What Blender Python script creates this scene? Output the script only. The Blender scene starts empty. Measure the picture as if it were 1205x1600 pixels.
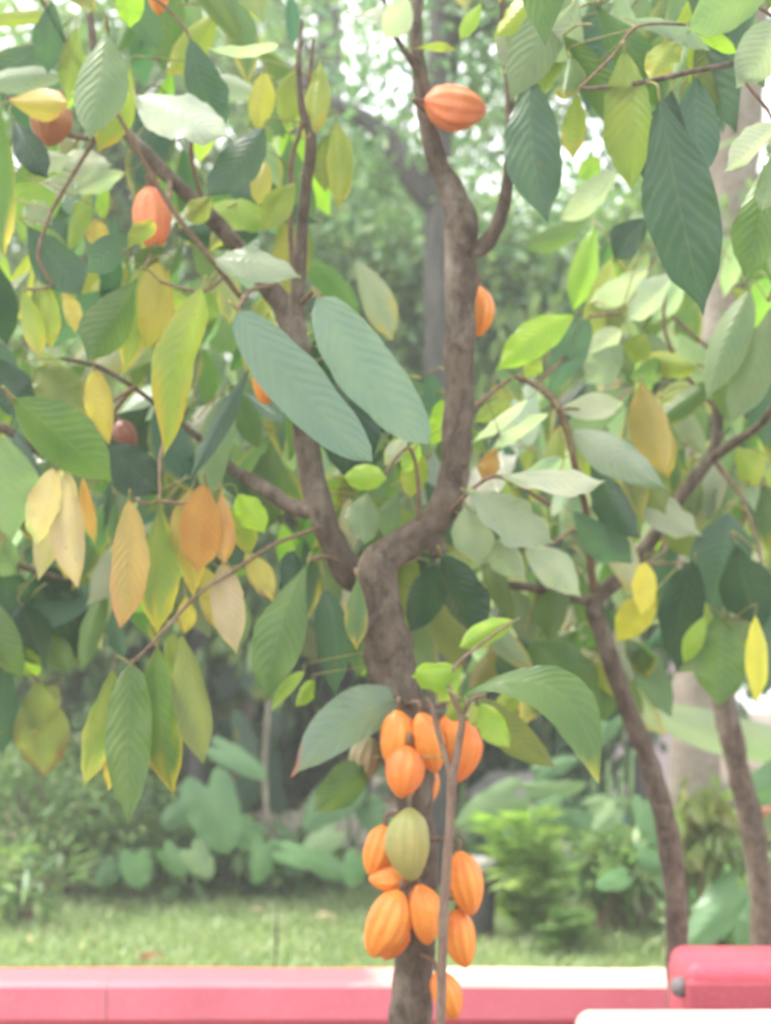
import bpy, math, random
import numpy as np
from mathutils import Vector, Matrix, noise

S = bpy.context.scene
COL = S.collection
R = math.radians
rnd = random.Random(7)
nr = np.random.default_rng(11)

# ------------------------------------------------------------------ camera
CAM = Vector((0.0, 0.0, 1.55))
PITCH = R(5.94)
F = 2400.0                                   # focal length in pixels of the 1205 x 1600 photograph
FWD = Vector((0, math.cos(PITCH), math.sin(PITCH)))
UP = Vector((0, -math.sin(PITCH), math.cos(PITCH)))
RIGHT = Vector((1, 0, 0))
cd = bpy.data.cameras.new('camera')
cam = bpy.data.objects.new('camera', cd)
COL.objects.link(cam)
cam.location = CAM
cam.rotation_euler = (R(90) + PITCH, 0, 0)
cd.sensor_fit = 'VERTICAL'
cd.sensor_height = 36.0
cd.sensor_width = 36.0
cd.lens = 36.0 * F / 1600.0
cd.clip_start = 0.05
cd.clip_end = 500
cd.dof.use_dof = True
cd.dof.focus_distance = 2.4
cd.dof.aperture_fstop = cd.lens / 1000.0 / 0.0165
S.camera = cam

# ------------------------------------------------------------------ light
SUN_EL, SUN_AZ = R(60), R(-78)               # azimuth from +Y towards +X
w = bpy.data.worlds.new('World')
S.world = w
w.use_nodes = True
nt = w.node_tree
nt.nodes.clear()
sky = nt.nodes.new('ShaderNodeTexSky')
sky.sky_type = 'NISHITA'
sky.sun_disc = False
sky.sun_elevation = SUN_EL
sky.sun_rotation = SUN_AZ
sky.air_density = 0.45
sky.dust_density = 9.0
sky.ozone_density = 0.6
bg = nt.nodes.new('ShaderNodeBackground')
bg.inputs[1].default_value = 0.15
wo = nt.nodes.new('ShaderNodeOutputWorld')
veil = nt.nodes.new('ShaderNodeMix'); veil.data_type = 'RGBA'      # thin white overcast over the blue
veil.inputs[0].default_value = .6
veil.inputs[7].default_value = (8.2, 8.3, 8.2, 1)
nt.links.new(sky.outputs[0], veil.inputs[6])
nt.links.new(veil.outputs[2], bg.inputs[0])
nt.links.new(bg.outputs[0], wo.inputs[0])
sd = bpy.data.lights.new('sun', 'SUN')
sd.energy = 1.8
sd.angle = R(10)
sd.color = (1.0, 0.95, 0.87)
sun = bpy.data.objects.new('sun', sd)
COL.objects.link(sun)
sdir = Vector((math.sin(SUN_AZ) * math.cos(SUN_EL), math.cos(SUN_AZ) * math.cos(SUN_EL), math.sin(SUN_EL)))
sun.rotation_euler = sdir.to_track_quat('Z', 'Y').to_euler()
S.view_settings.view_transform = 'Standard'
S.view_settings.look = 'None'
S.view_settings.gamma = 1
S.view_settings.use_curve_mapping = False
S.view_settings.exposure = 1.72
S.cycles.max_bounces = 8
S.cycles.transmission_bounces = 6
S.cycles.diffuse_bounces = 4
S.cycles.glossy_bounces = 2
S.cycles.volume_bounces = 0
S.cycles.use_denoising = True

# ------------------------------------------------------------------ helpers
def at(x, y, D):
    """the world point seen at photograph pixel (x, y), D metres in front of the camera"""
    return CAM + D * (FWD + RIGHT * ((x - 602.5) / F) + UP * ((800.0 - y) / F))

def on_ground(x, y, z=0.0):
    d = FWD + RIGHT * ((x - 602.5) / F) + UP * ((800.0 - y) / F)
    return CAM + d * ((z - CAM.z) / d.z)

def px(n, D):
    return n * D / F

def tag(o, label=None, cat=None, group=None, kind=None):
    if label: o['label'] = label
    if cat: o['category'] = cat
    if group: o['group'] = group
    if kind: o['kind'] = kind
    return o

def empty(name, loc=(0, 0, 0)):
    o = bpy.data.objects.new(name, None)
    COL.objects.link(o)
    o.location = loc
    o.empty_display_size = 0.1
    return o

def link(name, me, parent=None):
    o = bpy.data.objects.new(name, me)
    COL.objects.link(o)
    if parent is not None:
        o.parent = parent
        o.matrix_parent_inverse = Matrix.Translation(-Vector(parent.location))
    return o

class MB:
    """collects vertices and faces of ONE mesh"""
    def __init__(s):
        s.v, s.f, s.m, s.c, s.uv = [], [], [], [], []
    def add(s, verts, faces, mat=0, col=None, uv=None):
        b = len(s.v)
        s.v += [tuple(p) for p in verts]
        s.f += [tuple(i + b for i in f) for f in faces]
        s.m += [mat] * len(faces)
        if col is None: s.c += [(1, 1, 1)] * len(verts)
        elif isinstance(col, list): s.c += col
        else: s.c += [col] * len(verts)
        s.uv += uv if uv is not None else [(0.5, 0.5)] * len(verts)
    def box(s, c, size, mat=0, rot=0.0, col=None):
        hx, hy, hz = (k / 2 for k in size)
        ca, sa = math.cos(rot), math.sin(rot)
        vs = []
        for dz in (-hz, hz):
            for dx, dy in ((-hx, -hy), (hx, -hy), (hx, hy), (-hx, hy)):
                vs.append((c[0] + dx * ca - dy * sa, c[1] + dx * sa + dy * ca, c[2] + dz))
        s.add(vs, [(0, 3, 2, 1), (4, 5, 6, 7), (0, 1, 5, 4), (1, 2, 6, 5), (2, 3, 7, 6), (3, 0, 4, 7)], mat, col)
    def tube(s, pts, rad, n=12, mat=0, lump=0.0, seed=0.0, cap=True, col=None):
        P, Q = smooth_path(pts, rad)
        k = len(P)
        vs, fs, uv = [], [], []
        t0 = (P[1] - P[0]).normalized()
        ref = Vector((1, 0, 0)) if abs(t0.x) < 0.8 else Vector((0, 1, 0))
        a = t0.cross(ref).normalized()
        run = 0.0
        for i in range(k):
            t = (P[min(i + 1, k - 1)] - P[max(i - 1, 0)]).normalized()
            a = (a - t * a.dot(t)).normalized()
            b = t.cross(a)
            if i: run += (P[i] - P[i - 1]).length
            for j in range(n):
                th = 2 * math.pi * j / n
                d = a * math.cos(th) + b * math.sin(th)
                r = Q[i]
                if lump:
                    q = P[i] + d * r
                    r *= 1 + lump * noise.noise(Vector((q.x * 14 + seed, q.y * 14, q.z * 9))) + 0.6 * lump * noise.noise(Vector((q.x * 40 + seed, q.y * 40, q.z * 26)))
                vs.append(P[i] + d * r)
                uv.append((j / n, run))
        for i in range(k - 1):
            for j in range(n):
                j2 = (j + 1) % n
                fs.append((i * n + j, i * n + j2, (i + 1) * n + j2, (i + 1) * n + j))
        if cap:
            fs.append(tuple(range(n - 1, -1, -1)))
            fs.append(tuple((k - 1) * n + j for j in range(n)))
        s.add(vs, fs, mat, col, uv)
    def lathe(s, c, prof, n=32, mat=0, col=None):
        vs, fs = [], []
        for r, z in prof:
            for j in range(n):
                th = 2 * math.pi * j / n
                vs.append((c[0] + r * math.cos(th), c[1] + r * math.sin(th), c[2] + z))
        for i in range(len(prof) - 1):
            for j in range(n):
                j2 = (j + 1) % n
                fs.append((i * n + j, i * n + j2, (i + 1) * n + j2, (i + 1) * n + j))
        s.add(vs, fs, mat, col)
    def build(s, name, mats, parent=None, smooth=True):
        me = bpy.data.meshes.new(name)
        me.from_pydata(s.v, [], s.f)
        for m in (mats if isinstance(mats, (list, tuple)) else [mats]):
            me.materials.append(m)
        me.polygons.foreach_set('material_index', s.m)
        me.polygons.foreach_set('use_smooth', [smooth] * len(s.f))
        ca = me.color_attributes.new('tint', 'FLOAT_COLOR', 'POINT')
        ca.data.foreach_set('color', [k for c in s.c for k in (c[0], c[1], c[2], 1.0)])
        u = me.uv_layers.new(name='UVMap')
        li = np.empty(len(me.loops), dtype=np.int32)
        me.loops.foreach_get('vertex_index', li)
        u.data.foreach_set('uv', np.array(s.uv, dtype=np.float32)[li].ravel())
        me.update()
        return link(name, me, parent)

def smooth_path(pts, rad, sub=6):
    pts = [Vector(p) for p in pts]
    if len(pts) == 2:
        pts = [pts[0], pts[0].lerp(pts[1], .5), pts[1]]
        rad = [rad[0], (rad[0] + rad[1]) / 2, rad[1]] if isinstance(rad, (list, tuple)) else rad
    if not isinstance(rad, (list, tuple)): rad = [rad] * len(pts)
    P, Q = [], []
    n = len(pts)
    for i in range(n - 1):
        p0, p1, p2, p3 = pts[max(i - 1, 0)], pts[i], pts[i + 1], pts[min(i + 2, n - 1)]
        for k in range(sub):
            t = k / sub
            P.append(0.5 * ((2 * p1) + (p2 - p0) * t + (2 * p0 - 5 * p1 + 4 * p2 - p3) * t * t + (3 * p1 - p0 - 3 * p2 + p3) * t ** 3))
            Q.append(rad[i] * (1 - t) + rad[i + 1] * t)
    P.append(pts[-1]); Q.append(rad[-1])
    return P, Q

# ------------------------------------------------------------------ materials
def mat(name):
    m = bpy.data.materials.new(name)
    m.use_nodes = True
    n = m.node_tree
    n.nodes.clear()
    out = n.nodes.new('ShaderNodeOutputMaterial')
    p = n.nodes.new('ShaderNodeBsdfPrincipled')
    n.links.new(p.outputs[0], out.inputs[0])
    return m, n, p, out

def N(n, t, **kw):
    k = n.nodes.new(t)
    for a, b in kw.items(): setattr(k, a, b)
    return k

def mth(n, op, a, b=None, c=None):
    k = n.nodes.new('ShaderNodeMath'); k.operation = op
    for i, v in enumerate((a, b, c)):
        if v is None: continue
        if isinstance(v, (int, float)): k.inputs[i].default_value = v
        else: n.links.new(v, k.inputs[i])
    return k.outputs[0]

def mixc(n, f, a, b, mode='MIX'):
    k = n.nodes.new('ShaderNodeMix'); k.data_type = 'RGBA'; k.blend_type = mode
    for i, v in ((0, f), (6, a), (7, b)):
        if isinstance(v, (int, float)): k.inputs[i].default_value = v
        elif isinstance(v, tuple): k.inputs[i].default_value = (*v, 1)
        else: n.links.new(v, k.inputs[i])
    return k.outputs[2]

def noise_tex(n, scale, detail=4, rough=.6, coord=None, dist=0.0):
    k = n.nodes.new('ShaderNodeTexNoise')
    k.inputs['Scale'].default_value = scale
    k.inputs['Detail'].default_value = detail
    k.inputs['Roughness'].default_value = rough
    k.inputs['Distortion'].default_value = dist
    if coord is not None: n.links.new(coord, k.inputs['Vector'])
    return k.outputs[0]

def ramp(n, f, stops):
    k = n.nodes.new('ShaderNodeValToRGB')
    e = k.color_ramp.elements
    while len(e) < len(stops): e.new(0.5)
    for i, (p, c) in enumerate(stops):
        e[i].position = p
        e[i].color = (*c, 1) if isinstance(c, tuple) else (c, c, c, 1)
    n.links.new(f, k.inputs[0])
    return k.outputs[0]

def bump(n, h, strength, dist, p):
    b = n.nodes.new('ShaderNodeBump')
    b.inputs['Strength'].default_value = strength
    b.inputs['Distance'].default_value = dist
    n.links.new(h, b.inputs['Height'])
    n.links.new(b.outputs[0], p.inputs['Normal'])
    return b.outputs[0]

def world_pos(n, sc=(1, 1, 1)):
    g = N(n, 'ShaderNodeNewGeometry')
    m = N(n, 'ShaderNodeMapping')
    m.inputs['Scale'].default_value = sc
    n.links.new(g.outputs['Position'], m.inputs[0])
    return m.outputs[0]

def leaf_material(name, veins=True, trans=0.46, rough=0.33, nveins=11.0, slant=2.4):
    m, n, p, out = mat(name)
    a = N(n, 'ShaderNodeAttribute', attribute_name='tint')
    c = a.outputs['Color']
    pos = world_pos(n)
    nz = noise_tex(n, 26, 3, .6, pos)
    c = mixc(n, mth(n, 'MULTIPLY', ramp(n, nz, [(.35, 0.0), (.75, 1.0)]), .35), c, mixc(n, 1.0, c, (1.35, 1.2, .75), 'MULTIPLY'))
    sp_ = ramp(n, noise_tex(n, 48, 2, .5, pos), [(.69, 0.0), (.75, 1.0)])
    c = mixc(n, mth(n, 'MULTIPLY', sp_, .4), c, (.20, .13, .05))
    geo = N(n, 'ShaderNodeNewGeometry')
    under = mixc(n, .45, c, (.20, .27, .13))
    if veins:
        uv = N(n, 'ShaderNodeUVMap', uv_map='UVMap')
        sp = N(n, 'ShaderNodeSeparateXYZ')
        n.links.new(uv.outputs[0], sp.inputs[0])
        au = mth(n, 'ABSOLUTE', mth(n, 'MULTIPLY_ADD', sp.outputs[0], 2.0, -1.0))
        ch = mth(n, 'SUBTRACT', mth(n, 'MULTIPLY_ADD', sp.outputs[1], nveins, mth(n, 'MULTIPLY', noise_tex(n, 9, 3, .6, pos), 1.5)), mth(n, 'MULTIPLY', mth(n, 'POWER', au, 1.25), slant))
        tri = mth(n, 'PINGPONG', ch, 0.5)                    # 0 on a vein, .5 between two
        vein = mth(n, 'LESS_THAN', tri, 0.06)
        mid = mth(n, 'LESS_THAN', au, 0.05)
        vm = mth(n, 'MULTIPLY', mth(n, 'MAXIMUM', mth(n, 'MULTIPLY', vein, .55), mid), .5)
        c = mixc(n, mth(n, 'MULTIPLY', mth(n, 'MULTIPLY', vm, .35), ramp(n, noise_tex(n, 14, 3, .6, pos), [(.35, .2), (.65, 1.0)])), c, mixc(n, .5, c, (.36, .42, .24)))
        h = mth(n, 'ADD', mth(n, 'SINE', mth(n, 'MULTIPLY', ch, 2 * math.pi)), mth(n, 'MULTIPLY', nz, 1.2))
        nb = bump(n, h, .4, .0013, p)
    c = mixc(n, geo.outputs['Backfacing'], c, under)
    n.links.new(c, p.inputs['Base Color'])
    p.inputs['Roughness'].default_value = rough
    p.inputs['Specular IOR Level'].default_value = .5
    t = N(n, 'ShaderNodeBsdfTranslucent')
    tc = mixc(n, 1.0, c, (1.15, 1.4, .8), 'MULTIPLY')
    n.links.new(tc, t.inputs[0])
    ms = N(n, 'ShaderNodeMixShader')
    ms.inputs[0].default_value = trans
    n.links.new(p.outputs[0], ms.inputs[1])
    n.links.new(t.outputs[0], ms.inputs[2])
    n.links.new(ms.outputs[0], out.inputs[0])
    return m

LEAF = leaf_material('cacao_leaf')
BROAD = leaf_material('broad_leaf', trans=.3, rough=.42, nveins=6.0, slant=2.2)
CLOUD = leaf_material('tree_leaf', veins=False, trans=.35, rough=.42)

def bark_material(name, c0, c1, lichen, amount=.5, sc=(28, 28, 17)):
    m, n, p, out = mat(name)
    pos = world_pos(n, sc)
    a = noise_tex(n, 1.0, 8, .65, pos, .6)
    c = ramp(n, a, [(.3, c0), (.62, c1)])
    big = noise_tex(n, .30, 6, .75, pos)
    lm = ramp(n, big, [(.56 - .1 * amount, 0.0), (.66, 1.0)])
    c = mixc(n, mth(n, 'MULTIPLY', lm, amount), c, lichen)
    n.links.new(c, p.inputs['Base Color'])
    p.inputs['Roughness'].default_value = .85
    p.inputs['Specular IOR Level'].default_value = .25
    bump(n, a, 1.0, .010, p)
    return m

BARK = bark_material('cacao_bark', (.04, .029, .022), (.145, .112, .088), (.29, .26, .22), .55)
TWIG = bark_material('twig_bark', (.12, .075, .05), (.25, .17, .12), (.3, .27, .2), .35, (60, 60, 30))
GREENTWIG = bark_material('green_twig', (.17, .16, .06), (.32, .29, .12), (.35, .33, .2), .3, (60, 60, 30))
PALEBARK = bark_material('pale_bark', (.17, .145, .12), (.28, .24, .20), (.34, .32, .28), .7, (16, 16, 22))
GREYBARK = bark_material('grey_bark', (.05, .05, .05), (.10, .095, .09), (.16, .16, .15), .5, (14, 14, 6))
SHOOT = bark_material('shoot_bark', (.15, .095, .07), (.26, .18, .135), (.33, .28, .22), .4, (70, 70, 24))

def pod_material(name, c0, c1, c2):
    m, n, p, out = mat(name)
    tc = N(n, 'ShaderNodeTexCoord')
    a = noise_tex(n, 16, 4, .6, tc.outputs['Object'])
    b = noise_tex(n, 130, 3, .7, tc.outputs['Object'])
    big = noise_tex(n, 7, 2, .5, tc.outputs['Object'])
    c = ramp(n, a, [(.3, c0), (.7, c1)])
    uv = N(n, 'ShaderNodeUVMap', uv_map='UVMap')
    sp = N(n, 'ShaderNodeSeparateXYZ'); n.links.new(uv.outputs[0], sp.inputs[0])
    c = mixc(n, mth(n, 'MULTIPLY', ramp(n, big, [(.45, 0.0), (.7, 1.0)]), .55), c, c2)
    sc = mth(n, 'MULTIPLY', mth(n, 'GREATER_THAN', b, .66), .35)
    c = mixc(n, sc, c, (.16, .07, .02))
    scar = ramp(n, noise_tex(n, 34, 5, .75, tc.outputs['Object'], 1.2), [(.60, 0.0), (.70, 1.0)])
    c = mixc(n, mth(n, 'MULTIPLY', scar, .45), c, (.26, .12, .045))
    n.links.new(c, p.inputs['Base Color'])
    p.inputs['Roughness'].default_value = .4
    p.inputs['Subsurface Weight'].default_value = .12
    p.inputs['Subsurface Radius'].default_value = (.012, .005, .002)
    p.inputs['Subsurface Scale'].default_value = .6
    bump(n, mth(n, 'ADD', b, mth(n, 'MULTIPLY', a, 1.5)), .6, .003, p)
    return m

POD = {
    'orange': pod_material('ripe_pod', (.68, .175, .018), (.76, .25, .03), (.78, .33, .06)),
    'red': pod_material('red_orange_pod', (.66, .14, .022), (.74, .20, .03), (.76, .27, .05)),
    'brick': pod_material('brick_red_pod', (.30, .10, .045), (.39, .15, .06), (.42, .18, .08)),
    'green': pod_material('unripe_pod', (.25, .26, .08), (.33, .32, .10), (.40, .32, .10)),
    'brown': pod_material('brown_pod', (.15, .05, .03), (.21, .075, .045), (.24, .09, .05)),
    'pale': pod_material('pale_pod', (.23, .22, .11), (.31, .27, .15), (.36, .24, .14)),
    'pink': pod_material('salmon_pod', (.66, .15, .05), (.74, .20, .07), (.82, .34, .16)),
}

def plain(name, c0, c1, sc=8.0, rough=.8, bs=.4, bd=.004, spec=.3):
    m, n, p, out = mat(name)
    a = noise_tex(n, sc, 6, .65, world_pos(n))
    b = noise_tex(n, sc * 14, 4, .6, world_pos(n))
    n.links.new(ramp(n, mth(n, 'MULTIPLY_ADD', b, .35, mth(n, 'MULTIPLY', a, .75)), [(.35, c0), (.75, c1)]), p.inputs['Base Color'])
    p.inputs['Roughness'].default_value = rough
    p.inputs['Specular IOR Level'].default_value = spec
    bump(n, b, bs, bd, p)
    return m

SOIL = plain('soil', (.07, .05, .035), (.16, .12, .08), 3)
STONE = plain('grey_stone', (.22, .21, .2), (.42, .41, .38), 7)
CONC = plain('pale_concrete', (.40, .36, .30), (.55, .50, .43), 4)
POTM = plain('black_pot', (.028, .028, .03), (.06, .058, .055), 9, .5)
POTR = plain('grey_pot_rim', (.30, .29, .28), (.45, .44, .42), 9, .6)
LILAC = plain('lilac_paint', (.56, .46, .53), (.68, .58, .64), 2)
ROOFM = plain('grey_sheet', (.28, .25, .27), (.42, .38, .4), 3)
BLUE = plain('blue_plastic', (.03, .16, .42), (.05, .22, .5), 5, .4)
BRICK = plain('red_brick', (.30, .11, .07), (.46, .2, .13), 12)
DRY = leaf_material('dry_leaf', trans=.15, rough=.7)
GRASSM = leaf_material('grass_blade', veins=False, trans=.35, rough=.5)
DARKST = plain('dark_stick', (.035, .033, .03), (.08, .07, .06), 20)
METAL = plain('grey_knob', (.14, .13, .14), (.26, .24, .25), 30, .55)

def paint_wall():
    """pink masonry paint, worn off to the cream undercoat along one stretch of the top"""
    m, n, p, out = mat('pink_paint')
    pos = world_pos(n)
    a = noise_tex(n, 2.6, 6, .65, pos)
    b = noise_tex(n, 40, 4, .6, pos)
    c = ramp(n, a, [(.3, (.70, .15, .215)), (.7, (.77, .21, .275))])
    c = mixc(n, mth(n, 'MULTIPLY', ramp(n, b, [(.55, 0.0), (.75, 1.0)]), .25), c, (.78, .42, .42))
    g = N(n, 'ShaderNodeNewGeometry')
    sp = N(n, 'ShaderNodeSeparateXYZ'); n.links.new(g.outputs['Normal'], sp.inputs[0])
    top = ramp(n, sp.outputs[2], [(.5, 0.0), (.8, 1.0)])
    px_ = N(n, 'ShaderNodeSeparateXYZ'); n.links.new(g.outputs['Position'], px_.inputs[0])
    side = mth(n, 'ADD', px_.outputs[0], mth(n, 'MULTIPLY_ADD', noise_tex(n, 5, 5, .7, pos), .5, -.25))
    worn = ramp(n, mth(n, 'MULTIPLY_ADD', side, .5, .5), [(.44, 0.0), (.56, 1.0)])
    c = mixc(n, top, c, mixc(n, worn, (.70, .11, .135), (.64, .50, .40)))  # shade put into the colour: upward faces deeper red; cream stretch is wear
    n.links.new(c, p.inputs['Base Color'])
    st = ramp(n, noise_tex(n, 3.2, 7, .75, world_pos(n, (1, 1, .35)), .8), [(.56, 0.0), (.72, 1.0)])
    c = mixc(n, mth(n, 'MULTIPLY', st, .45), c, (.36, .17, .17))
    seam = mth(n, 'LESS_THAN', mth(n, 'ABSOLUTE', mth(n, 'SUBTRACT', mth(n, 'FRACT', mth(n, 'MULTIPLY_ADD', px_.outputs[0], .8, .33)), .5)), .0035)
    c = mixc(n, mth(n, 'MULTIPLY', seam, .6), c, (.14, .08, .07))
    n.links.new(c, p.inputs['Base Color'])
    p.inputs['Roughness'].default_value = .55
    bump(n, mth(n, 'ADD', b, a), .25, .004, p)
    return m
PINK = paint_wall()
def pink_block(name='red_paint', k=1.0):
    m, n, p, out = mat(name)
    pos = world_pos(n)
    a = noise_tex(n, 4, 6, .65, pos); b = noise_tex(n, 60, 4, .6, pos)
    c = ramp(n, a, [(.3, (.60 * k, .08 * k, .125 * k)), (.7, (.68 * k, .115 * k, .165 * k))])
    c = mixc(n, mth(n, 'MULTIPLY', ramp(n, b, [(.55, 0.0), (.75, 1.0)]), .2), c, (.78, .36, .38))
    n.links.new(c, p.inputs['Base Color'])
    p.inputs['Roughness'].default_value = .5
    bump(n, b, .3, .003, p)
    return m
REDP = pink_block()
REDD = pink_block('dark_red_paint', .7)
CREAM = plain('cream_paint', (.70, .62, .50), (.82, .75, .64), 5, .6)

# ------------------------------------------------------------------ setting
def sheet(name, x0, x1, y0, y1, z, nx, ny, m, amp=0.0):
    mb = MB()
    vs = []
    for j in range(ny + 1):
        for i in range(nx + 1):
            x = x0 + (x1 - x0) * i / nx; y = y0 + (y1 - y0) * j / ny
            vs.append((x, y, z + amp * noise.noise(Vector((x * .9, y * .9, 3)))))
    fs = [(j * (nx + 1) + i, j * (nx + 1) + i + 1, (j + 1) * (nx + 1) + i + 1, (j + 1) * (nx + 1) + i) for j in range(ny) for i in range(nx)]
    mb.add(vs, fs)
    return mb.build(name, m)
tag(sheet('ground', -60, 60, -10, 62, -0.03, 4, 4, SOIL), kind='structure')
LAWNM = plain('lawn_base', (.10, .15, .045), (.20, .27, .09), 6)
tag(sheet('lawn', -6, 6, 6.2, 11.6, 0.0, 60, 30, LAWNM, .02), kind='structure')

# grass: short broad blades
def grass():
    n = 42000
    x = nr.uniform(-3.6, 3.6, n); y = nr.uniform(6.9, 11.5, n)
    keep = np.abs(x) < y * .33
    x, y = x[keep], y[keep]; n = len(x)
    pat = np.array([noise.noise(Vector((a * 2.2, b * 2.2, 0))) for a, b in zip(x, y)])
    h = nr.uniform(.03, .085, n) * (1 + .6 * pat)
    wd = nr.uniform(.004, .010, n)
    th = nr.uniform(0, 2 * np.pi, n)
    lean = nr.uniform(.2, 1.1, n) * h
    la = nr.uniform(0, 2 * np.pi, n)
    V = np.zeros((n, 5, 3), np.float32)
    dx, dy = np.cos(th) * wd, np.sin(th) * wd
    for k, (s, u) in enumerate(((0, -1), (0, 1), (.6, 1), (.6, -1))):
        V[:, k, 0] = x + dx * u + np.cos(la) * lean * s * s
        V[:, k, 1] = y + dy * u + np.sin(la) * lean * s * s
        V[:, k, 2] = h * s - .01
    V[:, 4, 0] = x + np.cos(la) * lean; V[:, 4, 1] = y + np.sin(la) * lean; V[:, 4, 2] = h * .92
    base = np.arange(n)[:, None] * 5
    q = (base + np.array([0, 1, 2, 3])).ravel(); t = (base + np.array([3, 2, 4])).ravel()
    me = bpy.data.meshes.new('grass')
    me.vertices.add(n * 5); me.vertices.foreach_set('co', V.ravel())
    me.loops.add(n * 7); me.polygons.add(n * 2)
    me.loops.foreach_set('vertex_index', np.concatenate([q, t]).astype(np.int32))
    st = np.concatenate([np.arange(n) * 4, n * 4 + np.arange(n) * 3]).astype(np.int32)
    me.polygons.foreach_set('loop_start', st)
    tt = np.clip(.5 + .5 * pat + nr.normal(0, .25, n), 0, 1)[:, None]
    c = (1 - tt) * np.array([.19, .27, .125]) + tt * np.array([.38, .46, .26])
    c = np.where(nr.uniform(size=(n, 1)) < .08, np.array([.42, .38, .2]), c)
    C = np.ones((n, 5, 4), np.float32); C[:, :, :3] = c[:, None, :]
    me.update(calc_edges=True)
    ca = me.color_attributes.new('tint', 'FLOAT_COLOR', 'POINT'); ca.data.foreach_set('color', C.ravel())
    me.materials.append(GRASSM)
    me.validate()
    o = link('grass', me)
    tag(o, 'short pale green lawn grass behind the pink kerb wall', 'grass', kind='stuff')
grass()

def bevel(o, width, seg=3):
    b = o.modifiers.new('bevel', 'BEVEL'); b.width = width; b.segments = seg; b.limit_method = 'ANGLE'
    return o

# the pink kerb wall across the picture
def kerb():
    root = empty('low_wall', (0, 5.85, 0))
    tag(root, 'long low pink painted wall with a worn pale top behind the fruiting trunk', 'wall')
    zt = at(600, 1512, 6.0).z
    yb, yf = at(600, 1512, 6.0).y, at(600, 1537, 5.72).y
    zb = at(600, 1592, 5.72).z
    m = MB()
    # coping as a gently uneven beam
    nx = 60
    xs = [-4 + 8 * i / nx for i in range(nx + 1)]
    vs, fs = [], []
    for x in xs:
        q = .006 * noise.noise(Vector((x * 1.7, 0, 0))); q2 = .008 * noise.noise(Vector((x * 2.3, 5, 0)))
        vs += [(x, yf + q2, zb), (x, yf + q2, zt - .02), (x, yf + .02 + q2, zt + q), (x, yb, zt + q), (x, yb, zb)]
    for i in range(nx):
        for k in range(5):
            fs.append((i * 5 + k, (i + 1) * 5 + k, (i + 1) * 5 + (k + 1) % 5, i * 5 + (k + 1) % 5))
    m.add(vs, fs)
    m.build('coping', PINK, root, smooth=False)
    b = MB(); b.box((0, (yb + yf) / 2 + .02, (zb - .002) / 2 - .02), (8, yb - yf - .06, zb - .002 + .04))
    b.build('base', REDP, root, smooth=False)
kerb()

def rounded_slab(name, x0, x1, y0, y1, z0, z1, r, m, parent=None, n=44):
    """a block with all its edges rounded to radius r and a slightly uneven painted skin"""
    lo = Vector((x0, y0, z0)); hi = Vector((x1, y1, z1)); mb = MB()
    r = min(r, (z1 - z0) / 2.001, (y1 - y0) / 2.001)
    def ax(a, b):
        e = [a + (b - a) * 0, ]
        k = 7
        return [a + r * i / k for i in range(k)] + [a + r + (b - a - 2 * r) * i / 8 for i in range(9)] + [b - r + r * i / k for i in range(1, k + 1)]
    A = [ax(x0, x1), ax(y0, y1), ax(z0, z1)]
    for d in range(3):
        u, v = (d + 1) % 3, (d + 2) % 3
        for side in (0, 1):
            vs = []
            for a in A[u]:
                for b in A[v]:
                    p = [0, 0, 0]; p[d] = (lo, hi)[side][d]; p[u] = a; p[v] = b
                    p = Vector(p)
                    c = Vector([min(max(p[k], lo[k] + r), hi[k] - r) for k in range(3)])
                    q = c + (p - c).normalized() * r
                    q += (p - c).normalized() * .004 * noise.noise(q * 9)
                    vs.append(q)
            nu, nv = len(A[u]), len(A[v])
            fs = [(i * nv + j, (i + 1) * nv + j, (i + 1) * nv + j + 1, i * nv + j + 1) for i in range(nu - 1) for j in range(nv - 1)]
            if side == 0: fs = [f[::-1] for f in fs]
            mb.add(vs, fs)
    import bmesh
    o = mb.build(name, m, parent, smooth=True)
    bm = bmesh.new(); bm.from_mesh(o.data)
    bmesh.ops.remove_doubles(bm, verts=bm.verts, dist=.0004)
    bmesh.ops.recalc_face_normals(bm, faces=bm.faces); bm.to_mesh(o.data); bm.free()
    return o

def block():
    D = 4.6
    x0 = at(1044, 1531, D + .34).x
    zt, zm, zb = at(1100, 1478, D + .30).z, at(1100, 1531, D).z, at(1100, 1569, D).z
    yf = at(1100, 1531, D).y
    root = empty('bench_block', (x0 + .5, yf + .15, 0))
    tag(root, 'red painted masonry block with a rounded corner at the lower right', 'bench')
    rounded_slab('top', x0, x0 + 1.6, yf, yf + .34, zm - .06, zt, .045, REDP, root)
    rounded_slab('base', x0 - .003, x0 + 1.603, yf - .005, yf + .345, -.03, zm, .02, REDD, root)
    kp = at(1058, 1553, D)
    kb = MB()
    kb.lathe((0, 0, 0), [(.0001, .03)] + [(.031 * math.sin(a), .03 * math.cos(a)) for a in [i * math.pi / 12 for i in range(1, 10)]] + [(.024, -.028), (.024, -.045), (.0001, -.045)], 24)
    ko = kb.build('knob', METAL, root)
    ko.matrix_parent_inverse = Matrix.Identity(4)
    ko.rotation_euler = (0, R(-80), 0)
    ko.location = Vector((x0 - .012, yf + .075, kp.z + .006)) - root.location
    return zb, yf
BZ, BY = block()
def cream_ledge():
    D = 4.15
    p0 = at(893, 1572, D)
    z = p0.z
    root = empty('cream_ledge', (p0.x + .5, p0.y - .2, 0))
    tag(root, 'cream painted masonry ledge cut off by the bottom edge beside the red block', 'ledge')
    o = rounded_slab('top_slab', p0.x, p0.x + 1.6, p0.y - .42, p0.y, z - .09, z, .06, CREAM, root)
    b = MB(); b.box((p0.x + .85, p0.y - .21, (z - .092) / 2), (1.4, .34, z - .092)); b.build('base', CREAM, root, smooth=False)
cream_ledge()

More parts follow.
